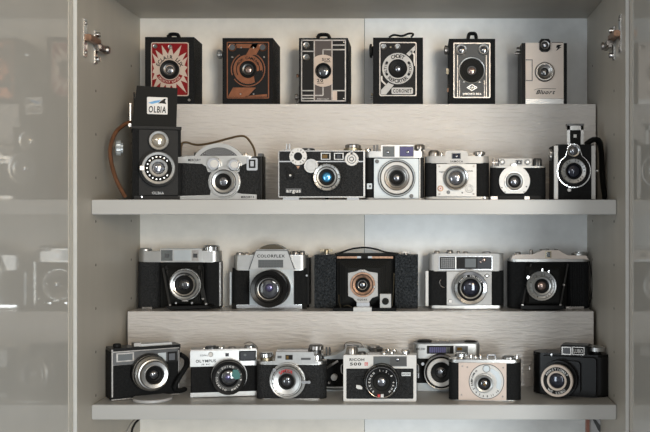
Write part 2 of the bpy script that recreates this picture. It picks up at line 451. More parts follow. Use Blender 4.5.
# 2. copper deco box
r = Rig('box_camera', 'black box camera with a copper and black geometric front and two round finder windows', 247.5, YB, RZ1, 0)
boxbody(r, 222.5, 38, 272.8, 104, .080)
fp = r.P('front_plate', lambda p: (p.box('cop', 226.8, 41.8, 269, 98.4, -.001, 0, .0003, r=.8), p.box('ink', 227.8, 42.8, 268, 97.4, -.0015, -.0009, .0001)), label='copper edged black plate')
def deco(p):
    D = (-.0019, -.0014)
    p.poly('cop', [(236, 44), (258, 44), (256, 48), (237, 48)], *D, 0)
    p.poly('cop', [(252, 44), (262, 44), (256, 55), (246, 55)], *D, 0)
    p.poly('cop', [(233, 87.5), (256, 87.5), (247, 97), (227.8, 97)], *D, 0)
    p.poly('cop', [(246, 96), (267, 94), (267, 96.6), (246, 97)], *D, 0)
    p.ring('cop', 248, 69.3, [(14.6, -.0014), (14.6, -.0021), (8, -.0021), (8, -.0014), (14.6, -.0014)], -.002)
    for a0, a1, R in ((120, 200, 17.2), (-60, 60, 17.2), (215, 300, 17.2), (-40, 40, 12), (150, 210, 12)):
        pr = [(248 + R * math.cos(math.radians(a0 + (a1 - a0) * i / 12)), 69.3 - R * math.sin(math.radians(a0 + (a1 - a0) * i / 12))) for i in range(13)]
        pr += [(248 + (R - .9) * math.cos(math.radians(a1 + (a0 - a1) * i / 12)), 69.3 - (R - .9) * math.sin(math.radians(a1 + (a0 - a1) * i / 12))) for i in range(13)]
        p.poly('cop' if R > 15 else 'ink', pr, -.0024, -.0014, 0)
    p.poly('ink', [(253, 72), (262, 70), (263, 79), (255, 83)], -.0023, -.0014, 0)
    p.arc('ink', 'BOX CAMERA', 248, 69.3, 11.4, 2.6, -.0022, 90, 130)
r.P('copper_pattern', deco, fp, 'copper zigzag and ring pattern')
for x, y in ((241, 47.5), (253.3, 47.5), (232, 57), (264, 57), (240.5, 94), (253.5, 94)):
    r.P('rivet', lambda p, x=x, y=y: p.dome('dim', x, y, .9, -.002, .0006))
for x in (232.2, 262.6):
    w = r.P('viewfinder_window', lambda p, x=x: (p.band('cop', x, 47.3, 3.9, 3.0, -.003, -.001),))
    r.P('window_glass', lambda p, x=x: p.disc('gls', x, 47.3, 3.1, -.0024, -.001), w)
lb = r.P('lens_mount', lambda p: (p.ring('blk', 248, 69.3, [(8.6, -.001), (8.6, -.004), (7.6, -.005), (5.6, -.0035), (5.6, -.001)], -.004), p.band('drk', 248, 69.3, 6, 4, -.004, -.001)))
r.P('lens_glass', lambda p: p.dome('gbr', 248.4, 69.8, 3.6, -.002, .0018), lb)
r.P('winding_knob', lambda p: p.sknob('alu', 217.8, 222.6, 54.5, 4.6, .02))
r.P('side_catch', lambda p: p.box('wht', 221.8, 66, 222.6, 69, .012, .016, .0002))

# 3. black box with silver line pattern
r = Rig('box_camera', 'black box camera with a silver straight-line pattern crossing a round disc', 323.3, YB, RZ1, 0)
boxbody(r, 299, 38, 347.8, 104, .078)
fp = r.P('front_plate', lambda p: (p.box('ink', 301, 39.6, 346, 101.4, -.001, 0, .0003), p.box('cpb', 314.4, 40.4, 331.8, 100.6, -.0013, -.0009, 0), p.box('umb', 315, 40.4, 331.2, 100.6, -.0016, -.001, 0)))
def lines(p):
    def h(y, x0, x1, t=.55): p.box('dim', x0, y - t, x1, y + t, -.0020, -.0009, 0)
    def v(x, y0, y1, t=.55): p.box('dim', x - t, y0, x + t, y1, -.0020, -.0009, 0)
    h(40.2, 301, 346); h(100.8, 301, 346); v(301.6, 40, 101); v(345.4, 40, 101)
    v(314.2, 40, 101); v(332, 40, 101); h(51.2, 301.5, 314); h(45, 332, 345.4); h(49.6, 323, 345.4); v(323, 49.6, 56)
    h(90.6, 301.5, 314); h(90.6, 332, 345.4); h(95.4, 301.5, 323); v(323, 85, 95.4); h(98.3, 301.5, 314)
    p.box('crm', 332.5, 91, 337, 100.5, -.002, -.0009, 0)
    c = (323.2, 70.7); pts = []
    for i in range(48):
        a = 2 * PI * i / 48; pts.append((min(max(c[0] + 16 * math.cos(a), 313.8), 332.4), c[1] - 16 * math.sin(a)))
    p.poly('crm', pts, -.0024, -.0015, 0)
    p.text('ink', 'SIX', 326, 59.4, 2.6, -.0024, 9); p.box('ink', 324, 61.5, 330.5, 62.1, -.0027, -.002, 0)
    p.text('ink', '20', 320, 80.4, 3, -.0024, 7); p.box('ink', 317, 82.8, 323.5, 83.4, -.0027, -.002, 0)
    p.text('dim', 'PORTRAIT', 323, 99, 1.5, -.0018, 12)
r.P('silver_pattern', lines, fp, 'silver lines and disc')
for x, y in ((306.3, 45.2), (306.3, 57.3)):
    w = r.P('viewfinder_window', lambda p, x=x, y=y: p.band('dim', x, y, 3.4, 1.8, -.003, -.001))
    r.P('window_glass', lambda p, x=x, y=y: p.disc('gry', x, y, 1.9, -.002, -.001), w)
lb = r.P('lens_mount', lambda p: (p.ring('blk', 323.2, 70.7, [(8, -.001), (8, -.0045), (7.2, -.0055), (6.4, -.004), (6.4, -.001)], -.005)))
r.P('lens_glass', lambda p: p.dome('gls', 323.4, 70.9, 6.5, -.002, .003), lb)
for x, y in ((303.5, 98.8), (343.7, 42), (343.7, 98.5)): r.P('screw', lambda p, x=x, y=y: p.dome('chr', x, y, .8, -.002, .0006))
handle(r, 323.6, 34.6, 38, 6)
r.P('winding_key', lambda p: (p.sknob('dim', 295, 299, 97, 3.2, .015), p.sknob('dim', 296.6, 299, 102, 1.6, .012)))
r.P('shutter_lever', lambda p: p.sknob('cpb', 296.5, 299, 75.8, 1.8, .01))

# 4. box with silver ring
r = Rig('box_camera', 'black box camera with a bold silver lettered ring and diagonal band', 397.8, YB, RZ1, 0)
boxbody(r, 373, 37.6, 423, 103.8, .075)
fp = r.P('front_plate', lambda p: (p.box('dim', 379.4, 42, 416.6, 96, -.001, 0, .0003, r=1.6), p.box('ink', 380.4, 43, 415.6, 95, -.0014, -.0009, 0, r=1.2)), label='black plate with silver edge')
def cor(p):
    p.poly('sil', [(381, 94.5), (381, 90), (404, 66), (400, 60), (415, 45.5), (415, 50), (407, 58.5), (411, 64), (386, 94.5)], -.0017, -.0012, 0)
    p.poly('dim', [(411, 50), (415, 54), (415, 66), (413.6, 66), (413.6, 55), (410, 51.5)], -.0017, -.0012, 0)
    p.poly('dim', [(381, 76), (382.4, 76), (382.4, 80), (387, 85), (386, 86), (381, 81)], -.0017, -.0012, 0)
    p.ring('ink', 397.8, 68.5, [(16.8, -.001), (16.8, -.0021), (0, -.0021)], -.002)
    p.ring('sil', 397.8, 68.5, [(15.6, -.0015), (15.6, -.0026), (9.5, -.0026), (9.5, -.0015), (15.6, -.0015)], -.0026)
    for a in (28, 152, 208, 332):
        aa = math.radians(a); p.ring('ink', 397.8 + 12.4 * math.cos(aa), 68.5 - 12.4 * math.sin(aa), [(1.4, -.0015), (1.4, -.003), (0, -.003)], -.003, 12)
    p.arc('ink', 'CADET', 397.8, 68.5, 12.5, 3.6, -.0027, 90, 62); p.arc('ink', 'ALTIS', 397.8, 68.5, 12.5, 2.6, -.0027, 180, 50); p.arc('ink', 'FOCUS', 397.8, 68.5, 12.5, 2.6, -.0027, 0, 50)
    p.arc('ink', 'REPORTER', 397.8, 68.5, 12.5, 3.6, -.0027, 270, 92, flip=True)
    p.box('sil', 391.5, 87.6, 413, 94, -.0022, -.0012, .0001, r=1.5)
    p.text('ink', 'CORONET', 402.3, 90.8, 3.4, -.0022, 19)
r.P('ring_emblem', cor, fp, 'silver lettered ring, band and nameplate')
for x in (383.6, 397.6):
    w = r.P('viewfinder_window', lambda p, x=x: p.band('dim', x, 46.6, 3.1, 1.9, -.003, -.001))
    r.P('window_glass', lambda p, x=x: p.disc('gry', x, 46.6, 2, -.002, -.001), w)
r.P('rivet', lambda p: p.dome('brs', 390.6, 47, 1, -.0015, .0008))
lb = r.P('lens_mount', lambda p: (p.ring('blk', 397.8, 68.5, [(9.3, -.001), (9.3, -.005), (8.2, -.006), (5.4, -.0045), (4.4, -.004), (4.4, -.001)], -.005)))
r.P('lens_glass', lambda p: p.dome('gsv', 398, 68.8, 3.8, -.002, .003), lb)
r.P('carrying_handle', lambda p: p.strap('lea', [(389, 37.4, .04), (394, 35, .04), (402, 36, .04), (409, 33.5, .04), (413.5, 34.2, .04), (411, 37, .04)], .014, .0022))
r.P('winding_key', lambda p: p.sknob('mat', 369.6, 373, 51, 7, .02, 0))
r.P('shutter_lever', lambda p: (p.sknob('brs', 371, 373, 94.5, 1.4, .01), p.sknob('dim', 370.5, 373, 98.5, 1.4, .01)))

# 5. box with twin finder windows
r = Rig('box_camera', 'black box camera with a dark grey silver-edged plate, large ringed lens and diamond emblem', 472, YB, RZ1, 0)
boxbody(r, 449, 38.8, 495.2, 103.8, .072)
fp = r.P('front_plate', lambda p: (p.box('dim', 453.4, 42.6, 490.4, 98, -.001, 0, .0003, r=1.2), p.box('vel', 454.6, 43.8, 489.2, 96.8, -.0014, -.0009, 0, r=.8)), label='grey plate with silver border')
def syn(p):
    for x in (457.6, 486.4): p.box('dim', x - .35, 55, x + .35, 96.8, -.0018, -.001, 0)
    for x in (459.6, 484.4): p.box('dim', x - .25, 80, x + .25, 96.8, -.0018, -.001, 0)
    p.poly('sat', [(466.5, 87.5), (472, 84), (477.5, 87.5), (472, 91)], -.0018, -.001, 0)
    p.poly('vel', [(467.9, 87.5), (472, 84.9), (476.1, 87.5), (472, 90.1)], -.0021, -.0012, 0)
    p.text('sat', 'AGFA', 472, 87.5, 1.8, -.0021, 6.4)
    p.text('sat', 'SYNCHRO BOX', 472, 93.9, 1.9, -.0016, 19)
    p.box('sat', 463, 81.8, 481, 82.2, -.0017, -.001, 0)
r.P('plate_markings', syn, fp, 'silver diamond emblem, lettering and stripes')
for x in (461.2, 483.6):
    w = r.P('viewfinder_window', lambda p, x=x: p.band('sat', x, 49.6, 5.4, 4.5, -.0035, -.001))
    r.P('window_glass', lambda p, x=x: (p.disc('drk', x, 49.6, 4.6, -.002, -.001), p.dome('gls', x, 49.6, 3.6, -.002, .001)), w)
lb = r.P('lens_mount', lambda p: (p.band('alu', 471.8, 70.3, 13.4, 12.2, -.0045, -.001), p.ring('mat', 471.8, 70.3, [(12.1, -.001), (12.1, -.003), (8.8, -.0032), (8.6, -.0045), (7.8, -.0048), (4.6, -.0025), (4.6, -.001)], -.004)))
r.P('lens_glass', lambda p: p.dome('gbr', 471.8, 70.8, 3.7, -.0015, .0015), lb)
handle(r, 472.2, 33.6, 38.8, 4.2)
r.P('winding_knob', lambda p: (p.sknob('dim', 444.2, 449.2, 50, 4.6, .02),))
r.P('shutter_lever', lambda p: p.box('brs', 446.6, 68.5, 449, 74, .01, .014, .0004))
r.P('side_catch', lambda p: p.box('cpb', 447.2, 88, 449, 92, .01, .016, .0004))

# 6. white box
r = Rig('box_camera', 'cream white box camera with black edges and a black hexagonal finder on top', 544.5, YB, RZ1, 0)
boxbody(r, 521.8, 43, 567, 104, .06, 'blk')
fp = r.P('front_plate', lambda p: (p.box('bei', 525.6, 42.8, 563.6, 98.6, -.0045, .02, .0008), ), label='cream white metal front')
r.P('base_strip', lambda p: p.box('alu', 525.6, 98.8, 563.6, 104, -.004, .01, .0006), fp)
def scr(p):
    p.text('ink', 'Bluort', 545, 92, 4, -.0047, 19, shear=.4)
    p.strap('ink', [(534, 90, -.0048), (540, 88.6, -.0048), (556, 88.8, -.0048)], .0006, .0006)
    p.poly('ink', [(557, 45), (562, 44.6), (559, 47), (561.5, 47), (556, 51), (558, 47.6), (556, 47.6)], -.0048, -.0044, 0)
r.P('script_lettering', scr, fp, 'dark script lettering')
r.P('release_frame', lambda p: (p.box('drk', 525.8, 59.4, 532.6, 60.2, -.0052, -.0044, .0001), p.box('drk', 531.8, 59.4, 532.6, 81, -.0052, -.0044, .0001), p.box('drk', 525.8, 80.2, 532.6, 81, -.0052, -.0044, .0001), p.box('bei', 526, 60.4, 531.4, 80, -.006, -.0044, .0006)))
def hexf(p):
    pts = [(545 + 6.9 * math.cos(math.radians(a)) * s, 45 - 7.2 * math.sin(math.radians(a))) for a, s in ((35, .95), (60, 1.1), (120, 1.1), (145, .95), (215, .95), (245, 1), (295, 1), (325, .95))]
    p.poly('blk', pts, -.009, .03, .0006)
    p.band('sat', 545, 44.8, 4.4, 3.2, -.0105, -.008)
vf = r.P('viewfinder', hexf)
r.P('window_glass', lambda p: p.dome('gsv', 545, 44.8, 3.3, -.008, .0015), vf)
lb = r.P('lens_mount', lambda p: (p.ring('dim', 544.8, 71.8, [(9.8, -.004), (9.8, -.007), (8.6, -.0085), (7.6, -.0085), (6.6, -.007), (4.2, -.006), (4.2, -.004)], -.008), p.band('chr', 544.8, 71.8, 7.6, 6.6, -.009, -.005)))
r.P('lens_glass', lambda p: p.dome('gls', 545, 72, 4.4, -.005, .002), lb)
r.P('winding_knob', lambda p: (p.sknob('dim', 516.4, 521.8, 50, 3, .03), p.sknob('dim', 515, 521.8, 53.4, 1.6, .02)))
r.P('top_trim', lambda p: p.box('drk', 552, 42, 563, 42.6, .002, .02, .0001))

# ================================================================ second row, on the upper shelf
Z = SH1
def std_lens(r, px, py, rings, glass, ref, name='lens_barrel', gl='lens_glass', gm='gls', gh=.003, knurls=None, extra=None):
    """rings: list of (mat, router, rinner, dfront, dback[, knurl])"""
    def fn(p):
        for q in rings:
            m, r1, r0, d0, d1 = q[:5]; kn = q[5] if len(q) > 5 else 0
            if r0 > 0: p.band(m, px, py, r1, r0, d0, d1, ref, 56 if kn else 40, kn)
            else: p.ring(m, px, py, [(r1, d1), (r1, d0 + .0003), (r1 - .2, d0), (0, d0)], ref, 56 if kn else 40, kn)
        if extra: extra(p)
    lb = r.P(name, fn)
    gr, gd = glass
    r.P(gl, lambda p: p.dome(gm, px, py, gr, gd, gh, ref), lb)
    return lb
def numerals(p, m, px, py, R, h, d, n=14, st='2 4 8 5 11 16 22 30', a0=90, span=340):
    p.arc(m, st, px, py, R, h, d, a0, span)

# twin lens reflex
r = Rig('twin_lens_reflex_camera', 'tall black twin-lens camera with its focusing hood up, a badge on the hood', 156.5, .034, Z, 17)
body = r.P('body', lambda p: (p.box('lea', 132.3, 127, 181, 199.6, 0, .072, .0016), p.box('blk', 131.6, 126.2, 181.6, 129, -.001, .073, .001), p.box('blk', 134, 196, 180, 199.8, -.003, .01, .001)))
def hood(p):
    p.poly('mat', [(131.5, 126), (136.8, 86.3), (177.6, 87.2), (176.4, 126.4)], .004, .008, .0005)
    p.poly('mat', [(133.5, 126), (142, 98), (174, 98), (174.4, 126.4)], .060, .064, .0005)
    a = r.L(133, 126, .006); 
    for xs in (134.2, 174.6):
        X, z0 = r.L(xs, 126.3, .006); _, z1 = r.L(xs, 92, .006)
        b = bmesh.new(); 
        V = [b.verts.new(c) for c in ((X - .001, .006, z0), (X + .001, .006, z0), (X - .001, .062, z0), (X + .001, .062, z0), (X - .001, .006, z1), (X + .001, .006, z1), (X - .001, .062, z1 * .6 + z0 * .4), (X + .001, .062, z1 * .6 + z0 * .4))]
        for f in ((0, 1, 5, 4), (2, 3, 7, 6), (0, 2, 6, 4), (1, 3, 7, 5), (4, 5, 7, 6), (0, 1, 3, 2)): b.faces.new([V[i] for i in f])
        p.merge(b, 'mat')
hd = r.P('focusing_hood', hood)
def badge(p):
    p.box('wht', 147, 97.2, 167.6, 114.2, .0028, .0042, .0002, r=1)
    p.poly('skb', [(148, 103), (155, 100.6), (161, 99.8), (159, 102.2), (152, 104)], .0025, .003, 0)
    p.poly('ink', [(158, 103.6), (161, 101), (164, 98.8), (166.2, 98.6), (165, 101), (166.4, 104), (162, 103.4)], .0024, .003, 0)
    p.text('ink', 'OLBIA', 157.2, 109.4, 6.2, .0027, 17.6, shear=.12)
r.P('badge', badge, hd, 'white badge with dark lettering and blue emblem')
def faceplate(p):
    p.box('blk', 139, 130, 178, 195, -.0015, 0, .0008)
    p.text('drk', 'OLBIA', 158, 193, 2.5, -.0018, 12)
r.P('front_panel', faceplate)
std_lens(r, 158.8, 140.4, [('blk', 10.2, 0, -.006, 0), ('alu', 9.8, 7, -.012, -.002, .02)], (7.1, -.009), -.012, 'viewing_lens', gm='gvw')
def ex(p):
    for i in range(15):
        a = math.radians(40 + i * 20); p.ring('alu', 158.4 + 11.4 * math.cos(a), 168 - 11.4 * math.sin(a), [(.8, -.012), (.8, -.0235), (0, -.0235)], -.023, 8)
std_lens(r, 158.4, 168, [('blk', 18.8, 0, -.014, 0, .03), ('alu', 16.4, 13.2, -.024, -.010), ('mat', 13.3, 9, -.022, -.01), ('alu', 9.2, 6.3, -.027, -.010)], (6.4, -.021), -.024, 'taking_lens', gm='gsv', extra=ex)
r.P('focus_lever', lambda p: p.box('dim', 140, 166, 144, 170, -.025, -.018, .0006))
r.P('winding_knob', lambda p: p.sknob('fro', 115.4, 123, 148, 7.6, .034, .09))
r.P('strap_lug', lambda p: (p.box('dim', 129.6, 103, 131, 121, .02, .028, .0004), p.disc('dim', 130, 125, 2, .016, .024)))
r.P('neck_strap', lambda p: p.strap('brn', [(130, 122, .024), (123, 125.6, .018), (115, 133.6, .006), (110.4, 148, -.002), (111.4, 163, -.004), (116, 179, -.005), (121.4, 190, -.006), (125.6, 197.4, -.006)], .010, .0062), label='brown leather strap')
r.P('shutter_release', lambda p: p.disc('chr', 142, 197, 1, -.005, 0))

# half frame camera with round dome
r = Rig('half_frame_camera', 'silver and black camera with a semicircular dome on its top plate', 219, .044, Z, 0)
r.P('body', lambda p: (p.pill('gleat', 177.5, 157, 262.6, 199.4, 0, .030, .013), p.pill('blk', 255.4, 156.4, 263, 199.6, .004, .031, .003)))
def mt(p):
    p.pill('alu', 176, 155.8, 256, 158.6, -.0012, .028, .012)
    p.poly('alu', [(176.4, 157), (249, 157), (247, 163), (240.5, 166), (239, 172), (208, 172), (206, 166.5), (202, 163.8), (184, 163), (176.4, 163)], -.0018, .001, .0004)
    p.poly('alu', [(178, 196), (210, 195), (211, 190), (236, 192.6), (242, 193.8), (256.6, 194.6), (256.6, 199.4), (178, 199.4)], -.0018, .001, .0004)
top = r.P('front_trim', mt, label='silver trim plate')
r.P('engraving', lambda p: (p.text('ink', 'MERCURY', 194.5, 160, 2.3, -.0019, 13), p.text('ink', 'MERCURY II', 247.5, 197, 2, -.0019, 13)), top)
def dm(p):
    c = (218.5, 172.6)
    def semi(m, R, d0, d1, kn=0):
        a0 = math.asin((c[1] - 156) / R); pts = []
        n = 40
        for i in range(n + 1):
            a = a0 + (PI - 2 * a0) * i / n; rr = R - (kn if i % 2 else 0)
            pts.append((c[0] + rr * math.cos(a), c[1] - rr * math.sin(a)))
        p.poly(m, pts, d0, d1, .0002)
    semi('alu', 29.6, .006, .018, .5); semi('sat', 26.2, .0045, .008); semi('drk', 25.2, .0038, .006)
    for i in range(5):
        R = 23.8 - i * 1.6; 
        for a in range(30, 151, 6):
            aa = math.radians(a + i * 2); y = c[1] - R * math.sin(aa)
            if y < 155: p.box('alu', c[0] + R * math.cos(aa) - .35, y - .3, c[0] + R * math.cos(aa) + .35, y + .3, .0032, .005, 0)
r.P('shutter_housing', dm, label='silver half-round housing with grey dial')
for x, y, rr in ((213.2, 163.8, 7.3), (233.6, 164.8, 6.6)):
    kb = r.P('setting_dial', lambda p, x=x, y=y, rr=rr: (p.disc('sat', x, y, rr, -.008, 0), p.disc('chr', x, y, rr * .85, -.011, -.004, knurl=.04, seg=40)))
    r.P('dial_cap', lambda p, x=x, y=y, rr=rr: p.disc('wht', x + .8, y, rr * .55, -.0125, -.009), kb)
std_lens(r, 223, 181.6, [('alu', 16.4, 0, -.004, 0), ('sat', 15.2, 0, -.008, -.002, .02), ('blk', 12.4, 11.6, -.0086, -.002), ('alu', 11.5, 8, -.014, -.004, .02), ('blk', 8.2, 4.2, -.015, -.006)], (5.2, -.012), -.014, gm='gsv', gh=.002)
def shoe(p):
    p.box('chr', 246.6, 158, 257.6, 170.4, -.004, 0, .0006, r=1.4); p.box('mat', 248.8, 159.6, 255.4, 168, -.0046, -.003, .0002); p.box('chr', 250.4, 161, 253.8, 166.4, -.0055, -.004, .0003)
r.P('finder_window', shoe)
for x, y, rr in ((198, 152.6, 4), (241, 154.6, 4.4)):
    r.P('top_knob', lambda p, x=x, y=y, rr=rr: p.knob('sat', x, y, 156.4, rr, .014))
r.P('shutter_release', lambda p: p.knob('chr', 246, 152.6, 156, 1.4, .012, 0))
r.P('accessory_shoe', lambda p: p.box('drk', 258, 153.4, 262, 157, .006, .026, .0004))
r.P('neck_strap', lambda p: p.strap('olv', [(255.4, 163, .012), (255.4, 157.5, .013), (254.6, 151, .014), (252, 144.6, .016), (246.4, 137.4, .020), (240, 136, .022), (228, 138.6, .026), (213, 142.6, .03), (200, 144.8, .034), (193, 144.2, .034), (188, 142.6, .033), (184.6, 142.4, .030), (182.2, 143.4, .029), (180.9, 149, .024), (180.6, 157, .016)], .006, .0034), label='olive brown leather strap')

# rangefinder brick
r = Rig('rangefinder_camera', 'black brick-shaped rangefinder camera with a white-rimmed dial, silver gear and bright blue lens', 321.6, .026, Z, 0)
r.P('body', lambda p: (p.box('gleat', 278.8, 151, 364.6, 197, 0, .044, .002), p.box('chr', 279, 160.9, 364.4, 162.1, -.0007, .0442, .0002)))
r.P('body_trim', lambda p: (p.box('sat', 363.4, 151.4, 365, 197, -.0008, .044, .0004), p.box('sat', 278.8, 196.4, 365, 197.6, -.0008, .044, .0003), p.box('sat', 278.8, 150.6, 364.8, 151.4, -.0004, .044, .0003), p.box('sat', 278.4, 151.4, 279.2, 197, -.0004, .044, .0003)))
for a, b in ((283, 299), (347, 359)): r.P('foot', lambda p, a=a, b=b: p.box('chr', a, 197.4, b, 199.9, .001, .034, .0008))
r.P('tripod_socket', lambda p: p.knob('mat', 327, 197.6, 199.8, 1.8, .02, 0))
d = r.P('speed_dial', lambda p: (p.disc('wht', 298, 156.4, 8.9, -.004, 0, knurl=.03, seg=44), p.disc('blk', 298, 156.4, 4.2, -.0046, -.003), p.arc('ink', '10 30 100 300', 298, 156.4, 6.6, 1.6, -.0041, 90, 340)), label='white dial with black centre')
r.P('focus_gear', lambda p: (p.disc('alu', 311, 165.9, 7.3, -.009, 0, knurl=.04, seg=52), p.disc('sat', 311, 165.9, 5.2, -.0096, -.008)), label='silver toothed gear')
def arl(p): numerals(p, 'ink', 326.7, 177.2, 12.1, 1.7, -.0151, st='5 6 8 10 15 25 50', span=330)
std_lens(r, 326.7, 177.2, [('blk', 14, 0, -.004, 0), ('alu', 13.8, 10.6, -.015, -.002, .03), ('blk', 10.8, 9.9, -.014, -.002), ('alu', 10, 8.2, -.017, -.002), ('blk', 8.4, 5, -.0165, -.006)], (5.2, -.011), -.015, gm='gbl', gh=.003, extra=arl)
r.P('film_advance_dial', lambda p: (p.disc('wht', 351.6, 158.9, 7, -.004, 0, knurl=.03, seg=44), p.band('drk', 351.6, 158.9, 4.6, 4.0, -.0046, -.003), p.band('drk', 351.6, 158.9, 2.4, 1.6, -.005, -.003), p.box('chr', 350.6, 151, 352.6, 154, -.004, .004, .0003)))
for x, gm in ((325.6, 'gam'), (338.8, 'gls')):
    w = r.P('finder_window', lambda p, x=x: (p.box('alu', x - 4.8, 152.8, x + 4.8, 159.6, -.0012, 0, .0003), p.box('mat', x - 3.8, 153.7, x + 3.8, 158.9, -.0015, -.0008, 0)))
    r.P('window_glass', lambda p, x=x, gm=gm: p.box(gm, x - (3.2 if gm == 'gam' else 2), 154.6, x + (1.8 if gm == 'gam' else 2), 158.3, -.0019, -.001, .0002), w)
r.P('cocking_lever', lambda p: (p.disc('blk', 290.2, 175.6, 3.7, -.004, 0), p.disc('wht', 290.2, 175.4, 1.1, -.0046, -.003), p.poly('blk', [(285.2, 167), (286.6, 167.2), (291.6, 173.6), (288.6, 174.6)], -.0035, -.001, .0003)))
r.P('dial_pointer', lambda p: p.poly('cpb', [(296.2, 166), (299.8, 166), (298, 169.2)], -.002, 0, .0001))
r.P('nameplate', lambda p: (p.box('drk', 285.8, 188.4, 301.2, 192.8, -.0006, 0, 0), p.text('wht', 'argus', 293.5, 190.6, 3.6, -.0009, 15)), label='small plate with pale lettering')
r.P('rewind_knob', lambda p: (p.knob('dim', 353, 144.4, 148.4, 8, .02, .06), p.knob('brs', 353, 148, 151, 9.6, .02, 0)))
r.P('accessory_shoe', lambda p: (p.box('chr', 286, 143.6, 287.2, 151, .01, .024, .0004), p.box('chr', 289, 143.6, 290.2, 151, .01, .024, .0004), p.box('dim', 284, 149.4, 292, 150.8, .008, .03, .0003)))
r.P('exposure_counter', lambda p: p.knob('drk', 308, 148.4, 150.8, 7, .022, .03))

# square-plate chrome rangefinder
r = Rig('folding_rangefinder_camera', 'chrome camera with a square silver face, white-ringed lens and a violet finder window', 396, .034, Z, 0)
r.P('body', lambda p: p.pill('lea', 365.6, 157, 424.2, 199, 0.002, .030, .006))
top = r.P('top_plate', lambda p: (p.pill('alu', 365.6, 151, 424.4, 157.6, .000, .031, .006), p.box('alu', 381, 145, 414, 157.6, -.001, .026, .001, r=1)), label='silver top plate')
r.P('base_plate', lambda p: p.pill('sil', 365.6, 197.6, 424.4, 199.8, .0, .031, .006))
for x0, x1, gm in ((383.2, 394, 'gry'), (400, 413.2, 'gpu')):
    w = r.P('finder_window', lambda p, x0=x0, x1=x1: p.box('drk', x0 - .6, 146.2, x1 + .6, 156.8, -.0016, 0, .0003))
    r.P('window_glass', lambda p, x0=x0, x1=x1, gm=gm: (p.box(gm, x0, 146.8, x1, 156.2, -.0022, -.001, .0002), p.dome('gsv', (x0 + x1) / 2 + (1 if gm == 'gpu' else -1), 152, 1.7, -.002, .001)), w)
fpl = r.P('face_plate', lambda p: (p.box('fro', 374, 158.6, 418.6, 198.4, -.006, .002, .0006, r=1),), label='pale silver square face')
for x, y in ((377, 161.4), (411.4, 196)): r.P('face_screw', lambda p, x=x, y=y: p.disc('drk', x, y, 2, -.008, -.005), fpl)
r.P('body_edge', lambda p: (p.box('sat', 419.4, 158, 420.2, 198, -.002, .004, .0002), p.box('blk', 420.3, 158, 423, 198, -.001, .006, .0004)))
std_lens(r, 396.7, 177.8, [('drk', 18.8, 0, -.011, -.004), ('fro', 18.2, 17.2, -.0125, -.006), ('drk', 17, 16, -.012, -.006), ('wht', 16, 12.6, -.016, -.008), ('dim', 12.6, 10, -.0165, -.009), ('sat', 10, 8, -.015, -.009), ('drk', 8, 6.8, -.0165, -.009), ('blk', 6.9, 4.2, -.018, -.008)], (4.4, -.014), -.016, gm='gsv')
r.P('winding_knob', lambda p: (p.knob('dim', 419.5, 144.6, 149.4, 5.2, .016, .07), p.knob('sat', 419.5, 149, 151.2, 3.6, .016, 0)))
r.P('accessory_shoe', lambda p: (p.box('drk', 373, 145, 374.6, 151.2, .008, .02, .0003), p.box('drk', 376.2, 145, 377.8, 151.2, .008, .02, .0003)))
r.P('side_latch', lambda p: (p.box('fro', 367, 183.4, 372, 189, -.001, .004, .0004), p.box('drk', 369, 185, 371, 187.4, -.0016, 0, 0)))
r.P('rewind_lever', lambda p: p.knob('chr', 368, 148.6, 151.2, 3, .016, .05))

# viewfinder camera with white square lens plate
r = Rig('viewfinder_camera', 'rounded black camera with a white square lens plate and hump finder', 457, .034, Z, 0)
r.P('body', lambda p: p.pill('lea', 424.8, 162, 489.6, 197.4, 0, .028, .012))
top = r.P('top_plate', lambda p: (p.pill('sil', 425, 156, 489.4, 163.2, -.0008, .029, .012), p.box('sil', 445, 150.6, 468, 163.6, -.0016, .022, .001, r=3.6)), label='silver top plate with hump')
r.P('base_plate', lambda p: p.pill('sib', 424.8, 196.6, 489.8, 199.2, -.0006, .029, .012))
w = r.P('finder_window', lambda p: (p.box('drk', 451.6, 153, 461, 159, -.0024, -.001, .0002), p.text('ink', 'SAMOCA', 456.6, 161.4, 1.8, -.0018, 13)))
r.P('window_glass', lambda p: (p.box('gdb', 452.4, 153.6, 460.2, 158.4, -.0028, -.0018, .0001), p.dome('gsv', 456.5, 156.2, 1.4, -.0026, .0008)), w)
fpl = r.P('face_plate', lambda p: p.box('sib', 436.6, 164, 476.4, 196.4, -.007, .002, .0006), label='white silver square plate')
def fm(p):
    for x, y in ((439.4, 166.4), (473.6, 166.4), (439.4, 194), (473.6, 194)): p.dome('dim', x, y, 1, -.007, .0006)
    p.disc('cpb', 440.4, 188.4, 3, -.0085, -.006); p.disc('wht', 440.4, 188.4, 1.8, -.009, -.008); p.disc('rdt', 440.4, 188.4, .8, -.0093, -.0085)
    p.band('sat', 469.2, 188.6, 4.2, 3.6, -.0078, -.006); p.band('sat', 469.2, 188.6, 2.4, 2, -.0078, -.006)
    p.disc('drk', 448.4, 192.2, 1.8, -.0085, -.006); p.dome('drk', 462.2, 192.8, .8, -.007, .0006)
    p.text('ink', 'EXPOSURE', 469, 171, 1.2, -.0072, 8); p.text('ink', 'TIMER', 442, 172, 1.2, -.0072, 6)
r.P('face_fittings', fm, fpl)
std_lens(r, 456, 177.8, [('dim', 12.8, 0, -.010, -.006, .03), ('chr', 12.2, 10.6, -.014, -.007), ('drk', 10.6, 10, -.0135, -.007), ('sat', 10, 7.6, -.015, -.008)], (7.4, -.011), -.014, gm='gsv', gh=.004)
r.P('rewind_knob', lambda p: (p.knob('dim', 479.4, 151.6, 154.8, 6, .014, .08), p.knob('chr', 479.4, 154.4, 156.4, 4.4, .014, 0)))
r.P('winding_knob', lambda p: (p.knob('dim', 434, 150.6, 156.2, 5.6, .014, .06),))
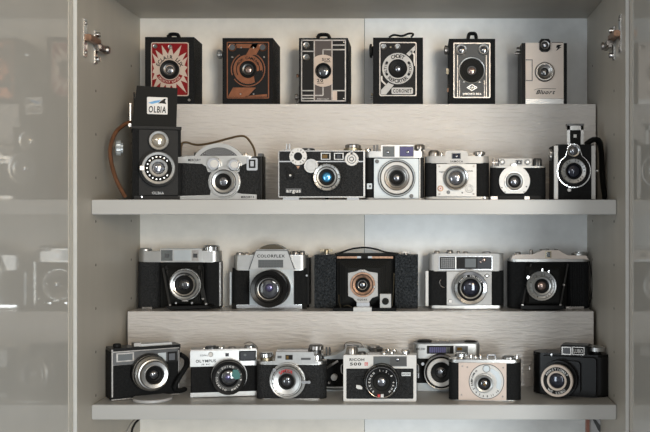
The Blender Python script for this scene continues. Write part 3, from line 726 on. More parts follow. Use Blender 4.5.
r.P('top_post', lambda p: (p.knob('chr', 441.6, 151.6, 156.2, 1.1, .01, 0), p.knob('drk', 470.6, 156, 159.4, 1.6, .004, 0)))
r.P('foot', lambda p: p.disc('chr', 484.6, 197.8, 1.6, -.002, .004))

# small 35 mm
r = Rig('compact_camera', 'small low black camera with a broad flat silver lens plate cut off at the bottom', 518, .030, Z, 0)
r.P('body', lambda p: (p.pill('lea', 490.6, 167, 546.6, 199.2, 0, .026, .010), p.pill('blk', 490.6, 195.6, 546.6, 199.7, -.0006, .0268, .010)))
r.P('top_plate', lambda p: (p.pill('sib', 490.8, 166, 546.2, 167.8, -.0006, .0266, .010), p.box('sil', 499, 158.6, 531.6, 167, .002, .022, .0008)), label='silver top housing')
w = r.P('finder_window', lambda p: (p.box('drk', 515.6, 159.8, 522.4, 164.6, .0008, .003, .0002), p.box('gls', 516.4, 160.4, 521.6, 164, .0004, .002, .0001), p.box('wht', 518.4, 161.6, 520, 163, .0002, .001, 0)))
for x in (502.4, 527.6): r.P('top_dial', lambda p, x=x: (p.disc('drk', x, 162, 2.9, -.0005, .004), p.disc('sat', x, 162, 1.2, -.001, .001)))
def lp(p):
    R = 15.4; c = (514.6, 181); pts = []
    for i in range(48):
        a = 2 * PI * i / 48; pts.append((c[0] + R * math.cos(a), min(c[1] - R * math.sin(a), 193.4)))
    p.poly('sib', pts, -.006, .001, .0005)
    for x, y in ((502, 187.6), (526.4, 186.6), (505, 192), (524, 192)): p.dome('drk', x, y, .7, -.006, .0006)
    p.box('chr', 511.4, 163.8, 516.6, 168.6, -.0045, .001, .0005, r=1)
r.P('lens_plate', lp, label='broad satin silver plate')
std_lens(r, 514.6, 181.4, [('sat', 9.8, 0, -.009, -.005), ('drk', 9.0, 8.4, -.0095, -.006), ('alu', 8.4, 6.2, -.012, -.006), ('blk', 6.3, 4.6, -.0125, -.006)], (4.9, -.010), -.012, gm='gsv')
r.P('winding_knob', lambda p: p.knob('drk', 537.4, 158.4, 166.4, 4.6, .013, .07))
r.P('top_post', lambda p: (p.knob('dim', 493.8, 158.4, 166.4, 1.2, .012, 0), p.knob('dim', 497, 159.6, 166.4, 1.2, .012, 0), p.box('dim', 492, 162, 498.6, 163, .008, .016, .0002)))
r.P('foot', lambda p: p.box('dim', 490.8, 196.4, 497.6, 199.6, -.0018, .003, .0005))
r.P('foot', lambda p: p.box('dim', 524.6, 196.4, 529.6, 199.6, -.0018, .003, .0005))

# pseudo twin lens
r = Rig('pseudo_reflex_camera', 'upright black camera with chrome side strips, small top lens and a raised finder frame', 574.6, .034, Z, 0)
r.P('body', lambda p: (p.pill('lea', 553.6, 145.4, 596.2, 199.4, 0, .055, .006), p.box('blk', 556, 144.4, 594, 147, .001, .05, .001)))
r.P('side_strip', lambda p: (p.box('sib', 554.2, 145.6, 558, 199, -.0024, .003, .0009),))
r.P('side_strip', lambda p: (p.box('sib', 591.6, 145.6, 595.4, 199, -.0024, .003, .0009),))
def fp7(p):
    pts = []
    for i in range(25):
        a = math.radians(35 + 110 * i / 24) ; pts.append((573.6 + 7.2 * math.cos(a), 150.8 - 7.2 * math.sin(a)))
    for i in range(37):
        a = math.radians(120 + 300 * i / 36); pts.append((574 + 17 * math.cos(a), 171 - 17 * math.sin(a)))
    p.poly('chr', pts, -.0026, .001, .0003)
    q = [(573.7 + (x - 573.7) * .945, 163 + (y - 163) * .96) for x, y in pts]
    p.poly('blk', q, -.0031, -.002, .0001)
r.P('front_panel', fp7, label='black panel with chrome outline')
std_lens(r, 573.6, 150.8, [('chr', 6.2, 4.4, -.006, -.002)], (4.5, -.004), -.006, 'viewing_lens', gm='gsv')
def exx(p): p.arc('ink', '1 5 10 25 50 100 200', 574, 171, 10.4, 1.6, -.0111, 90, 330)
std_lens(r, 574, 171, [('blk', 14.6, 0, -.006, -.002), ('alu', 12.6, 8, -.011, -.003, .02), ('blk', 8.2, 6.8, -.012, -.004)], (7, -.008), -.011, 'taking_lens', gm='gdb', gh=.004, extra=exx)
r.P('shutter_lever', lambda p: (p.disc('wht', 569.4, 190, 1.8, -.006, -.002), p.wire('chr', [(569.4, 189.6, -.004), (567, 184, -.004)], .001)))
def hd7(p):
    p.box('alu', 567.2, 125.2, 570, 145, .008, .012, .0004); p.box('alu', 580.8, 125.2, 583.6, 145, .008, .012, .0004)
    p.box('alu', 567.2, 125.2, 583.6, 130, .008, .012, .0004); p.box('drk', 567, 123.6, 584, 125.6, .007, .02, .0004)
    p.box('mat', 569.6, 129.6, 581, 145, .010, .013, .0003)
    p.box('wht', 573.6, 134.4, 576.6, 137.6, .0092, .011, .0002)
r.P('folding_finder', hd7, label='raised silver finder frame')
r.P('winding_knob', lambda p: p.sknob('alu', 548.6, 554, 155, 6, .02, .07))
r.P('strap_lug', lambda p: p.sknob('chr', 598.2, 595.6, 171, 1.8, .02, 0))
r.P('neck_strap', lambda p: p.strap('mat', [(586, 144.6, .03), (590, 141.4, .03), (594, 139.6, .032), (598, 140.6, .036), (600.6, 147, .044), (601.6, 158, .052), (602, 172, .056), (603, 184, .052), (604.2, 192, .046), (605, 198.4, .042)], .018, .0085), label='black leather strap')

# ================================================================ third row, on the lower riser
Z = RZ2; Y3 = .186
# folding camera left
r = Rig('folding_camera', 'black folding camera with silver top housing, leftmost on the lower riser', 178.5, Y3, Z, 0)
r.P('body', lambda p: (p.pill('gleat', 136.2, 261.6, 158, 308.4, 0, .032, .012), p.pill('lea', 203, 261.6, 219.6, 308.4, 0, .032, .010), p.box('mat', 155, 262, 206, 308, .018, .032, .0005), p.box('sat', 219.2, 262, 221, 306, .004, .02, .0005)))
top = r.P('top_plate', lambda p: (p.pill('alu', 137, 251, 219.4, 262.2, -.0006, .032, .012), p.box('alu', 160, 248.6, 202, 262.2, -.0014, .026, .001)), label='silver top housing')
for x0, x1, gm in ((161, 172.6, 'gry'), (192, 198.6, 'gbr')):
    w = r.P('finder_window', lambda p, x0=x0, x1=x1, gm=gm: p.box('gry' if gm == 'gry' else 'dim', x0, 250, x1, 260.8, -.002, -.001, .0002))
    r.P('window_glass', lambda p, x0=x0, x1=x1, gm=gm: p.box('gls', (x0 + x1) / 2 - 2.2, 253.6, (x0 + x1) / 2 + 2.2, 257.8, -.0025, -.0015, .0002), w)
r.P('finder_panel', lambda p: p.box('fro', 174, 250.4, 190.6, 260.6, -.002, -.001, .0002))
r.P('winding_knob', lambda p: (p.knob('alu', 145.6, 248, 252.6, 6.4, .016, .04), p.dome('chr', 145.6, 249, .1, .016, .0001)))
r.P('rewind_knob', lambda p: (p.knob('chr', 211.6, 245, 251.6, 8.2, .016, .05), ))
for i, (a, b) in enumerate((((163, 268, .004), (170, 306, -.03)), ((166, 266, .004), (174, 292, -.028)), ((199, 266, .004), (206, 305, -.03)), ((197, 270, .004), (203, 300, -.028)))):
    st = r.P('strut', lambda p, a=a, b=b: p.strap('drk', [a, ((a[0] + b[0]) / 2, (a[1] + b[1]) / 2, (a[2] + b[2]) / 2), b], .002, .004, 3))
    r.P('rivet', lambda p, b=b: p.disc('dim', b[0], b[1] - 1, 1.2, b[2] - .003, b[2] + .001), st)
r.P('lens_door', lambda p: (p.poly('blk', [(165, 306.4), (207, 305.6), (211, 307.6), (170, 309.6)], -.034, .016, .0006),))
def bell(p):
    n = 7
    for i in range(n):
        t = i / n; w = 20 - 7 * t; d = .016 - .034 * t
        p.box('mat', 184 - w - (1 if i % 2 else 0), 286 - w * .98, 184 + w + (1 if i % 2 else 0), 286 + w * .98, d - .0035, d + .002, .001)
r.P('bellows', bell)
std_lens(r, 184.3, 284.8, [('sat', 16, 0, -.026, -.018, .02), ('blk', 15, 0, -.027, -.02), ('alu', 14.6, 12, -.031, -.02), ('drk', 12, 11.4, -.030, -.022), ('chr', 11.4, 9.4, -.034, -.024), ('blk', 9.5, 5, -.033, -.026)], (6.4, -.030), -.031, gm='gls', gh=.004)
r.P('shutter_pin', lambda p: (p.disc('chr', 176, 303, 1.2, -.030, -.024, ref=-.03), p.disc('chr', 192, 303, 1.2, -.03, -.024, ref=-.03), p.box('dim', 182, 299.5, 188, 301.4, -.032, -.028, .0004)))
r.P('foot', lambda p: p.box('dim', 142, 307, 152, 309.6, -.002, .02, .0006))

# SLR style
r = Rig('reflex_camera', 'silver reflex camera with a trapezoid prism, meter cells and a big glossy black lens', 270, Y3, Z, 0)
r.P('body', lambda p: (p.pill('lea', 231.2, 268, 308.4, 306, .002, .038, .010),))
top = r.P('top_plate', lambda p: (p.pill('alu', 232.6, 255, 306.6, 270.4, .001, .037, .010), p.poly('alu', [(256.4, 249.6), (286.8, 249.6), (294, 269.6), (248.8, 269.6)], -.007, .03, .001)), label='silver top housing')
r.P('prism_cap', lambda p: p.poly('olb', [(258, 249.8), (262, 246.6), (268, 244.6), (275, 244.4), (281, 246.6), (285, 249.8)], .0, .026, .0012), label='dark olive-brown prism cap')
r.P('body_trim', lambda p: (p.box('drk', 256, 250.2, 287.4, 251, -.0076, .001, .0001), p.poly('drk', [(255.4, 251), (256, 251), (249.4, 269.6), (248.4, 269.6)], -.0076, .001, 0), p.poly('drk', [(287.4, 251), (288, 251), (295, 269.6), (294, 269.6)], -.0076, .001, 0)))
r.P('name_lettering', lambda p: p.text('ink', 'COLORFLEX', 271, 256, 2.9, -.0073, 28), top)
def meter(p):
    p.box('drk', 258.2, 259.8, 283.2, 267.6, -.0078, -.006, .0002)
    for i in range(8):
        for j in range(3): p.box('gry', 259 + i * 3, 260.4 + j * 2.3, 261.4 + i * 3, 262.3 + j * 2.3, -.0086, -.007, .0002)
r.P('meter_cell', meter, label='dark ribbed meter window')
r.P('face_plate', lambda p: (p.box('fro', 249.6, 269.4, 293.6, 305, -.004, .004, .0006), p.box('fro', 262, 267.6, 280, 272, -.009, .002, .0008)), label='pale blue-silver front')
r.P('base_plate', lambda p: (p.pill('chr', 231.2, 304.6, 308.4, 308.4, .001, .038, .010), p.box('mat', 232, 303.6, 236, 308.9, -.0005, .01, .0006), p.box('mat', 302, 303.6, 306.4, 308.9, -.0005, .01, .0006)))
r.P('body_edge', lambda p: p.box('fro', 229.8, 272, 231.4, 305, .006, .03, .0005))
r.P('body_edge', lambda p: p.box('blk', 306.4, 258, 309, 305, .006, .034, .0008))
r.P('lens_collar', lambda p: (p.ring('chr', 269.8, 289, [(18.4, -.003), (18.4, -.022), (16, -.023)], -.045, 48, .015), p.band('dim', 269.8, 289, 18.8, 16, -.026, -.018, -.045)))
std_lens(r, 268.6, 289.2, [('plas', 18.6, 0, -.040, -.022), ('plas', 18.6, 14, -.046, -.030), ('plas', 14.1, 11.2, -.044, -.030), ('sat', 11.3, 10.5, -.045, -.034)], (10.4, -.039), -.046, gm='gls', gh=.002)
r.P('lens_element', lambda p: p.dome('gpu', 268.8, 288, 4.2, -.0405, .003, -.046))
for x, w in ((240, 4), (247, 2.6), (254, 1.8)): r.P('top_dial', lambda p, x=x, w=w: p.knob('dim', x, 252.4, 255.6, w, .018))
for x, w in ((289, 2), (295.6, 3.4), (302, 3)): r.P('top_knob', lambda p, x=x, w=w: p.knob('dim', x, 250.8 if x > 290 else 251.6, 255.6, w, .018))
r.P('strap_lug', lambda p: p.disc('chr', 306.8, 275.6, 1.2, .0, .008))

# folding pocket camera in pebbled leather
r = Rig('folding_camera', 'wide antique folding camera in pebbled black leather with copper-ringed shutter and top handle', 366, .192, Z, 0)
r.P('body', lambda p: (p.box('peb', 314.4, 255, 335.8, 308, 0, .040, .0012), p.box('peb', 395.2, 255, 418, 308, 0, .040, .0012), p.box('mat', 333, 254.6, 398, 308, .02, .040, .0008), p.box('mat', 335, 253.8, 396, 255.4, .001, .04, .0004)))
r.P('nickel_rail', lambda p: (p.box('cpb', 337, 256.4, 357, 258.4, -.001, .003, .0004), p.box('cpb', 372, 256.4, 393, 258.4, -.001, .003, .0004), p.box('chr', 357, 256.2, 361, 258.2, -.002, .003, .0003), p.box('chr', 368, 256.2, 372, 258.2, -.002, .003, .0003), p.box('mat', 361, 255.6, 368, 258.4, -.001, .006, .0003)), label='tarnished metal rail')
r.P('carrying_handle', lambda p: p.strap('lea', [(335, 254, .018), (341, 252.6, .018), (348, 250, .018), (356, 248.2, .018), (366, 247.6, .018), (376, 249.2, .018), (385, 252, .018), (392, 253, .018), (399, 253.8, .018)], .012, .003))
r.P('winding_key', lambda p: (p.box('brs', 320, 249.4, 332.6, 251.6, .016, .020, .0007), p.knob('brs', 326.6, 249, 255.4, 2.6, .018, 0), p.knob('dim', 326.6, 253.6, 255.4, 5, .018, .05)))
r.P('spool_knob', lambda p: (p.knob('dim', 405.8, 252, 255.4, 2, .018, 0), p.box('dim', 402, 251.6, 409.6, 252.8, .014, .022, .0004)))
def bell2(p):
    for i in range(9):
        t = i / 9; w = 27 - 12 * t; h = 24 - 9 * t; d = .02 - .05 * t; o = 1 if i % 2 else 0
        p.box('mat', 364 - w - o, 283 - h + 1, 364 + w + o, 283 + h - 1, d - .004, d + .002, .001)
r.P('bellows', bell2)
LB = r.P('lens_board', lambda p: p.poly('sil', [(348, 273), (356, 271.6), (360, 269.6), (364.6, 269.6), (368, 271.6), (377.6, 273), (377.8, 296), (372, 298), (369, 302), (369, 306), (356.6, 306), (356.6, 302), (353, 298), (348.2, 296)], -.0335, -.030, .0005), label='silver shutter plate')
std_lens(r, 362.6, 284.8, [('cpb', 12.6, 0, -.036, -.032), ('drk', 10.8, 10.2, -.0365, -.034), ('cpb', 10.2, 7.2, -.0385, -.034), ('blk', 7.2, 5, -.040, -.034), ('chr', 5, 4, -.0405, -.034), ('blk', 4, 2.8, -.040, -.034)], (3, -.037), -.036, 'shutter', gm='gsv', gh=.0015)
r.P('air_cylinder', lambda p: (p.disc('dim', 374.6, 287, 1.4, -.037, -.033), p.disc('dim', 362.4, 270.8, 1.2, -.037, -.033), p.text('ink', 'KODAK', 362.4, 299.6, 1.8, -.0336, 10)), LB)
r.P('lens_standard', lambda p: (p.box('chr', 356.8, 302.6, 369.6, 307.4, -.037, -.031, .0006), p.box('sib', 353.4, 307.4, 371.6, 311.8, -.046, -.030, .0006)))
r.P('camera_bed', lambda p: (p.box('lea', 333, 308.2, 396, 311.4, -.042, .018, .0008),))
r.P('bed_strut', lambda p: (p.strap('brs', [(338.6, 295, .0), (339.4, 303, -.02), (341, 308, -.034)], .002, .002), p.strap('brs', [(344, 306, -.02), (348, 305.4, -.028), (352, 307.4, -.035)], .003, .002)))
r.P('bed_strut', lambda p: (p.strap('brs', [(394, 273, .002), (393.4, 290, -.01), (392, 306, -.032)], .002, .0015),))
fb = r.P('reflecting_finder', lambda p: (p.box('sil', 380, 294, 391, 308.4, -.036, -.024, .0008),), label='silver reflecting finder')
r.P('finder_lens', lambda p: (p.disc('mat', 385.4, 301.4, 3.4, -.039, -.034), p.dome('gls', 385.4, 301.4, 2.8, -.038, .001)), fb)

# viewfinder camera with wide black window band
r = Rig('viewfinder_camera', 'silver camera with one long black window band across its top, on the lower riser', 466, Y3, Z, 0)
r.P('body', lambda p: p.pill('lea', 428.6, 270, 504.2, 307, .001, .036, .009))
top = r.P('top_plate', lambda p: (p.pill('sil', 428.8, 253.6, 504, 271.2, 0, .036, .009, .0014),), label='silver top housing')
w = r.P('window_band', lambda p: (p.box('chr', 438.6, 256, 492.6, 270, -.0012, .001, .0004), p.box('blk', 439.8, 257, 491.6, 269, -.002, 0, .0003)))
def wb(p):
    for i in range(7):
        for j in range(5): p.box('drk', 441 + i * 2, 258 + j * 2.1, 442.6 + i * 2, 259.6 + j * 2.1, -.0026, -.0015, .0002)
    p.box('sat', 455.4, 257, 456.2, 269, -.0025, -.001, 0); p.box('gry', 465, 258.6, 476, 267.4, -.0026, -.0015, .0002); p.box('gls', 477.4, 258, 491, 268, -.0025, -.0015, .0002)
    p.dome('gbr', 484, 260, 2, -.0024, .001); p.dome('gbr', 480.6, 262, 1.3, -.0024, .001)  # rosy domes stand in for a bright reflection on the window
r.P('window_glass', wb, w)
fpl = r.P('face_plate', lambda p: p.box('sil', 446.8, 271.6, 491.6, 305, -.004, .002, .0005), label='silver grey front plate')
r.P('diamond_emblem', lambda p: (p.poly('ink', [(484, 275.8), (487, 273.4), (490, 275.8), (487, 278.2)], -.0044, -.0038, 0), p.poly('alu', [(485.2, 275.8), (487, 274.4), (488.8, 275.8), (487, 277.2)], -.0046, -.004, 0)), fpl)
r.P('face_screw', lambda p: p.disc('dim', 450.4, 301.4, 2, -.006, -.003), fpl)
std_lens(r, 470.6, 288, [('sil', 18, 0, -.008, -.002), ('chr', 16.8, 13, -.022, -.004, .01), ('blk', 13.2, 10.8, -.020, -.008), ('sat', 10.9, 9.4, -.0225, -.01), ('blk', 9.5, 7.6, -.021, -.01)], (8, -.019), -.022, gm='gdb', gh=.003, extra=lambda p: p.arc('wht', 'COLOR SOLINAR', 470.6, 288, 12, 1.8, -.0202, 90, 130))
r.P('neck_lug', lambda p: p.wire('dim', [(441, 279.6, -.0005), (439.6, 282, -.001), (441, 286, -.001), (444.6, 287.6, -.001)], .0014))
r.P('base_plate', lambda p: p.pill('sat', 428.8, 305.4, 504, 308.6, .0, .0365, .009))
r.P('side_hinge', lambda p: p.box('sib', 425.6, 271, 428.4, 306, .008, .024, .0005))
for x0, x1, y in ((434, 440, 250.6), (446.4, 453, 250), (456.6, 460, 251), (463, 468, 251.4), (482, 491, 251.6)): r.P('top_control', lambda p, x0=x0, x1=x1, y=y: p.knob('dim', (x0 + x1) / 2, y, 254.2, (x1 - x0) / 2, .017))

# folding camera right
r = Rig('folding_camera', 'black folding camera with a pinkish humped top plate, rightmost on the lower riser', 550, Y3, Z, 0)
r.P('body', lambda p: (p.pill('lea', 508.4, 261, 530, 308, .001, .034, .012), p.pill('lea', 568, 261, 589.8, 308, .001, .034, .012), p.box('mat', 524, 261.6, 574, 308, .014, .034, .0005)))
top = r.P('top_plate', lambda p: (p.pill('alu', 508.8, 259, 589.8, 261.8, -.0004, .034, .012), p.poly('bei', [(511, 259.6), (512.6, 256), (516, 254.6), (533, 254.4), (539, 251.8), (543, 250.2), (559, 250.2), (563, 253), (568, 255.4), (586, 255.6), (588.6, 259.6)], .002, .03, .0012)), label='pinkish satin top plate')
r.P('finder_window', lambda p: (p.box('brs', 545.4, 251.2, 551.4, 258, .0008, .003, .0002), p.box('gls', 546.4, 252, 550.4, 257.2, .0003, .002, .0001)))
r.P('winding_knob', lambda p: (p.knob('sat', 579.6, 252.4, 255.8, 8.4, .017, .04), p.knob('chr', 579.6, 251.4, 252.6, 5, .017, 0)))
for x, w, y in ((518, 2.8, 252), (531, 1.8, 249.6), (541, 1.5, 249.2), (547.6, 1.4, 248.8), (556, 2, 249)): r.P('top_control', lambda p, x=x, w=w, y=y: p.knob('dim', x, y, 254.8 if x < 536 else 251, w, .014))
r.P('bellows', lambda p: [p.box('mat', 544 - (20 - 1.2 * i) - (i % 2), 286 - (21 - i), 544 + (20 - 1.2 * i) + (i % 2), 286 + (21 - i), .012 - .006 * i - .004, .014 - .006 * i, .001) for i in range(6)])
for A in (((531, 264, .004), (526.5, 285, -.01), (522.5, 305, -.028)), ((568, 264, .004), (564, 285, -.01), (560.6, 305, -.028))):
    st = r.P('strut', lambda p, A=A: p.strap('drk', A, .002, .003, 3))
    for (x, y, q) in A[1:]:
        r.P('rivet', lambda p, x=x, y=y, q=q: p.disc('dim', x, y, 1.2, q - .003, q + .002), st)
r.P('lens_door', lambda p: p.box('blk', 521, 305.6, 564, 309, -.032, .012, .0008))
std_lens(r, 541.8, 286, [('blk', 15.6, 0, -.021, -.014), ('alu', 15, 13.2, -.028, -.018, .015), ('sat', 13.3, 9.6, -.026, -.02), ('alu', 9.7, 7.2, -.030, -.02), ('blk', 7.4, 4.6, -.029, -.022)], (4.8, -.026), -.028, 'shutter', gm='gbr', extra=lambda p: p.arc('ink', 'B 1 2 5 10 25 50 75 200', 541.8, 286, 11.4, 1.5, -.0261, 90, 330))
r.P('shutter_lever', lambda p: (p.box('chr', 541.6, 268.6, 543, 272.4, -.026, -.022, .0003), p.box('chr', 548, 270.4, 549.6, 273, -.026, -.022, .0003), p.box('chr', 527, 276, 529.4, 279, -.026, -.022, .0003)))
r.P('grip_ribs', lambda p: [p.box('lea', 571 + i * 2.4, 262.4, 572.4 + i * 2.4, 306.6, -.0002, .002, .0003) for i in range(6)])
r.P('side_bar', lambda p: p.strap('chr', [(589.4, 261, .008), (591.4, 270, .008), (592.4, 284, .008), (591.4, 298, .008), (589.2, 307, .008)], .006, .0022), label='chrome side bar')
r.P('base_foot', lambda p: p.box('dim', 566, 306.4, 584, 308.8, .0, .02, .0006))

# ================================================================ bottom row, on the lower shelf
Z = SH2
# far left, turned
r = Rig('viewfinder_camera', 'black and silver camera turned to face right, standing against the left wall', 145.8, .0505, Z, 30)
r.P('body', lambda p: (p.box('lea', 110.3, 349.8, 180, 396.8, 0, .032, .003), p.box('plas', 110.6, 346.6, 180.6, 350.4, .001, .033, .0015)))
r.P('front_trim', lambda p: (p.box('dim', 111.6, 349.8, 113, 397.4, -.001, .001, .0003), p.box('dim', 111.6, 396.4, 179, 397.6, -.001, .001, .0003), p.box('dim', 111.6, 349.6, 179.4, 350.6, -.001, .001, .0003), p.box('dim', 178.4, 350, 179.4, 397, -.001, .001, .0003), p.box('dim', 113, 363.6, 140, 364.6, -.001, .001, .0003)))
r.P('window_band', lambda p: (p.box('drk', 113.4, 351, 178, 363, -.0012, .001, .0003), p.box('dim', 116.4, 352.8, 134, 361.6, -.0018, 0, .0003), p.box('gry', 118, 354, 132.6, 360.4, -.0024, -.001, .0003)))
r.P('finder_window', lambda p: (p.box('fro', 158, 352.8, 166, 361, -.0022, 0, .0003), p.box('blk', 167.6, 351.6, 177, 362, -.002, 0, .0003), p.box('gls', 169, 353.4, 175, 360, -.0028, -.001, .0002)))
std_lens(r, 154.6, 375, [('blk', 19, 0, -.012, 0, .03), ('chr', 18.2, 16, -.015, -.008), ('blk', 17.2, 0, -.022, -.010), ('blk', 9.6, 7.4, -.035, -.02), ('chr', 9.9, 9.2, -.0375, -.02), ('blk', 7.5, 5, -.034, -.02)], (5.2, -.031), -.036, gm='gls', gh=.004,
         extra=lambda p: p.ring('sat', 154.6, 375, [(17.4, -.020), (17.4, -.024), (15.6, -.026), (15.2, -.030), (14, -.0305), (13.8, -.036), (13.2, -.0372), (9.9, -.0362), (9.6, -.030)], -.036, 48))
r.P('lens_element', lambda p: p.dome('gsv', 155.4, 373.8, 2.6, -.0335, .002, -.036))
r.P('top_cover', lambda p: (p.box('alu', 139, 343.4, 172, 346, .006, .026, .0008), p.box('dim', 134, 343, 141, 346.4, .004, .02, .0008)), label='pale silver cover on top')
r.P('shutter_release', lambda p: p.knob('blk', 117, 343.6, 346.8, 4, .016, .05))
r.P('side_lug', lambda p: p.sknob('chr', 108.6, 110.4, 359, 1.2, .014, 0))
r.P('neck_strap', lambda p: p.strap('lea', [(180.2, 354.4, .012), (184, 356.6, .012), (186.6, 360, .008), (186.2, 366, .0), (182.6, 372, -.006), (178, 379.6, -.010), (174.6, 386.6, -.010), (176.5, 390, -.006), (181, 390.4, .0), (184.6, 389, .004)], .012, .0075), label='black ribbed strap')
r.P('foot', lambda p: p.box('chr', 110.8, 397.4, 113.6, 400.2, .0015, .01, .0005))
r.P('foot', lambda p: p.box('drk', 170, 397.4, 174, 400.2, .004, .02, .0005))

# lens cap disc
r = Rig('lens_cap', 'round translucent white cap lying flat on the lower shelf edge', 152.5, .036, SH2, 0, cat='cap')
r.P('cap_disc', lambda p: p.lathe_l('whg', (0, 0, 0), [(0, .0002), (.0282, .0002), (.0290, .001), (.0290, .0040), (.0282, .0048), (.026, .0046), (0, .0046)], 'z', 48, 0))

# silver top black camera
r = Rig('rangefinder_camera', 'silver-topped camera turned slightly right, with a painted green glint on its lens and silver base', 223.4, .059, Z, 10)
r.P('body', lambda p: (p.pill('lea', 190.4, 365, 256.8, 394.6, 0, .028, .005), p.box('lea', 191.4, 365.4, 256, 393.6, -.0006, .002, .0004)))
top = r.P('top_plate', lambda p: (p.box('alu', 190.2, 350.6, 256.6, 366, -.0012, .028, .0012), p.box('dim', 190.8, 349.2, 256.2, 351, .0, .027, .0008)), label='bright silver top housing')
r.P('base_plate', lambda p: p.box('alu', 190.4, 392, 256.6, 396.4, -.0012, .028, .0008))
r.P('name_lettering', lambda p: (p.text('ink', 'OLYMPUS', 205.8, 361, 2.6, -.0015, 20), p.text('ink', '35 RC', 205.8, 364.4, 1.4, -.0015, 9), p.text('ink', 'COPAL', 204, 355.4, 1.6, -.0015, 8)), top)
r.P('timer_dial', lambda p: (p.band('sat', 210.8, 354.4, 2.4, 1.8, -.002, -.001), p.disc('wht', 210.8, 354.4, 1.9, -.0018, -.001)))
w = r.P('finder_window', lambda p: (p.box('blk', 239, 350.8, 256, 360.8, -.002, 0, .0003),))
r.P('window_glass', lambda p: (p.box('gls', 240.4, 351.8, 254.8, 359.8, -.0026, -.0015, .0002), p.disc('gry', 245, 355, 1.5, -.0030, -.002)), w)
r.P('rangefinder_window', lambda p: (p.box('sat', 223, 351.4, 237.4, 359.8, -.0018, 0, .0003), p.box('gls', 225.4, 353, 229, 356.4, -.0024, -.001, .0002)))
std_lens(r, 228.8, 378.4, [('sat', 18, 0, -.006, -.001), ('blk', 17.4, 0, -.014, -.003), ('blk', 16.8, 13.4, -.025, -.010), ('vel', 13.6, 9.4, -.021, -.010), ('blk', 9.4, 8.4, -.022, -.012)], (8.6, -.018), -.025, gm='gls', gh=.003, extra=lambda p: p.arc('wht', 'OLYMPUS E.ZUIKO 1:2.8 42MM', 228.8, 378.4, 11.8, 1.9, -.0212, 90, 340))
r.P('painted_glint', lambda p: (p.poly('ggr', [(231.4, 376), (233, 369.6), (237.6, 369.8), (240.6, 375), (239.4, 379), (235.6, 379.4)], -.0222, -.0214, .0001), p.dome('gpu', 228, 377.6, 3.2, -.0200, .002, -.022)), label='green panel painted as a lens reflection')  # green patch colours a reflection into the dark lens
for x, y, w, m in ((204, 347.4, 1.6, 'chr'), (211, 345.8, 6, 'drk'), (221, 345.4, 4, 'chr'), (232, 346.2, 4, 'dim'), (239, 347.2, 1.8, 'chr'), (249.6, 344.6, 5.6, 'chr')):
    r.P('top_control', lambda p, x=x, y=y, w=w, m=m: p.knob(m, x, y, 349.8, w, .013))
r.P('wind_lever', lambda p: p.strap('dim', [(244, 344, .014), (250, 342, .016), (256, 345.6, .018), (258, 349, .018)], .003, .0014))

# 35mm with red lettering
r = Rig('viewfinder_camera', 'grey leather camera with a big round silver shutter lettered in red', 290.4, .040, Z, 0)
r.P('body', lambda p: (p.pill('gleat', 255.4, 364, 325.6, 399.6, 0, .028, .012),))
top = r.P('top_plate', lambda p: (p.pill('sat', 255.2, 361.4, 325.8, 364.8, -.0008, .029, .012), p.poly('sat', [(275, 363.6), (276, 352), (313.6, 352), (316, 363.6)], -.002, .024, .0008), p.box('dim', 277, 349.6, 308, 352.2, .003, .022, .0008)), label='satin silver top housing')
r.P('base_plate', lambda p: p.pill('chr', 255.4, 398.4, 325.8, 401, -.0006, .029, .012))
r.P('finder_window', lambda p: (p.box('blk', 285.4, 355, 292.6, 359.8, -.003, -.001, .0003), p.box('gam', 286.2, 355.8, 288.6, 359, -.0034, -.002, .0002)))
r.P('rangefinder_window', lambda p: (p.box('drk', 277.4, 355.8, 281.6, 358.4, -.0026, -.001, .0002)))
r.P('accessory_grille', lambda p: (p.box('drk', 301, 357.8, 310.6, 360, -.0026, -.001, .0002),))
r.P('rewind_knob', lambda p: (p.knob('chr', 266.4, 352.2, 356.4, 7, .014, .05), p.knob('brs', 266.4, 356, 361.6, 6, .014, .02)))
r.P('winding_knob', lambda p: (p.knob('chr', 317, 353.6, 358.8, 7.2, .014, .05), p.knob('sat', 317, 358.4, 361.6, 5.4, .014, 0)))
r.P('speed_dial', lambda p: (p.knob('dim', 316, 344.4, 349.4, 7.4, .018, .08), p.knob('drk', 316, 349, 354, 5.6, .018, 0)))
std_lens(r, 286.6, 381.6, [('sat', 18.2, 0, -.005, 0), ('alu', 17.2, 15.6, -.010, -.002, .025), ('drk', 15.6, 15, -.0095, -.003), ('alu', 15, 7.6, -.013, -.004), ('drk', 13.6, 13.2, -.0133, -.006), ('blk', 7.8, 5.6, -.016, -.006)], (5.9, -.013), -.013, 'shutter', gm='gls', gh=.004, extra=lambda p: (p.arc('rdt', 'SAMOCA', 286.6, 381.6, 10.6, 3.0, -.0132, 96, 76), p.arc('ink', '3.5 4 5.6 8 11', 286.6, 381.6, 14.2, 1.4, -.0135, 200, 120)))
r.P('lens_highlight', lambda p: p.dome('gsv', 287.6, 379.4, 3, -.0150, .0025, -.016))  # silvery dome set off centre to model a highlight on the glass
r.P('shutter_lever', lambda p: (p.box('chr', 300, 381, 310.4, 383.6, -.011, -.007, .0006, r=1), p.disc('chr', 309, 382.3, 1.8, -.013, -.008)))
r.P('sync_post', lambda p: p.disc('chr', 274.4, 370, 2, -.012, -.002))
r.P('sync_post', lambda p: p.disc('dim', 271.4, 386, 1.2, -.004, 0))

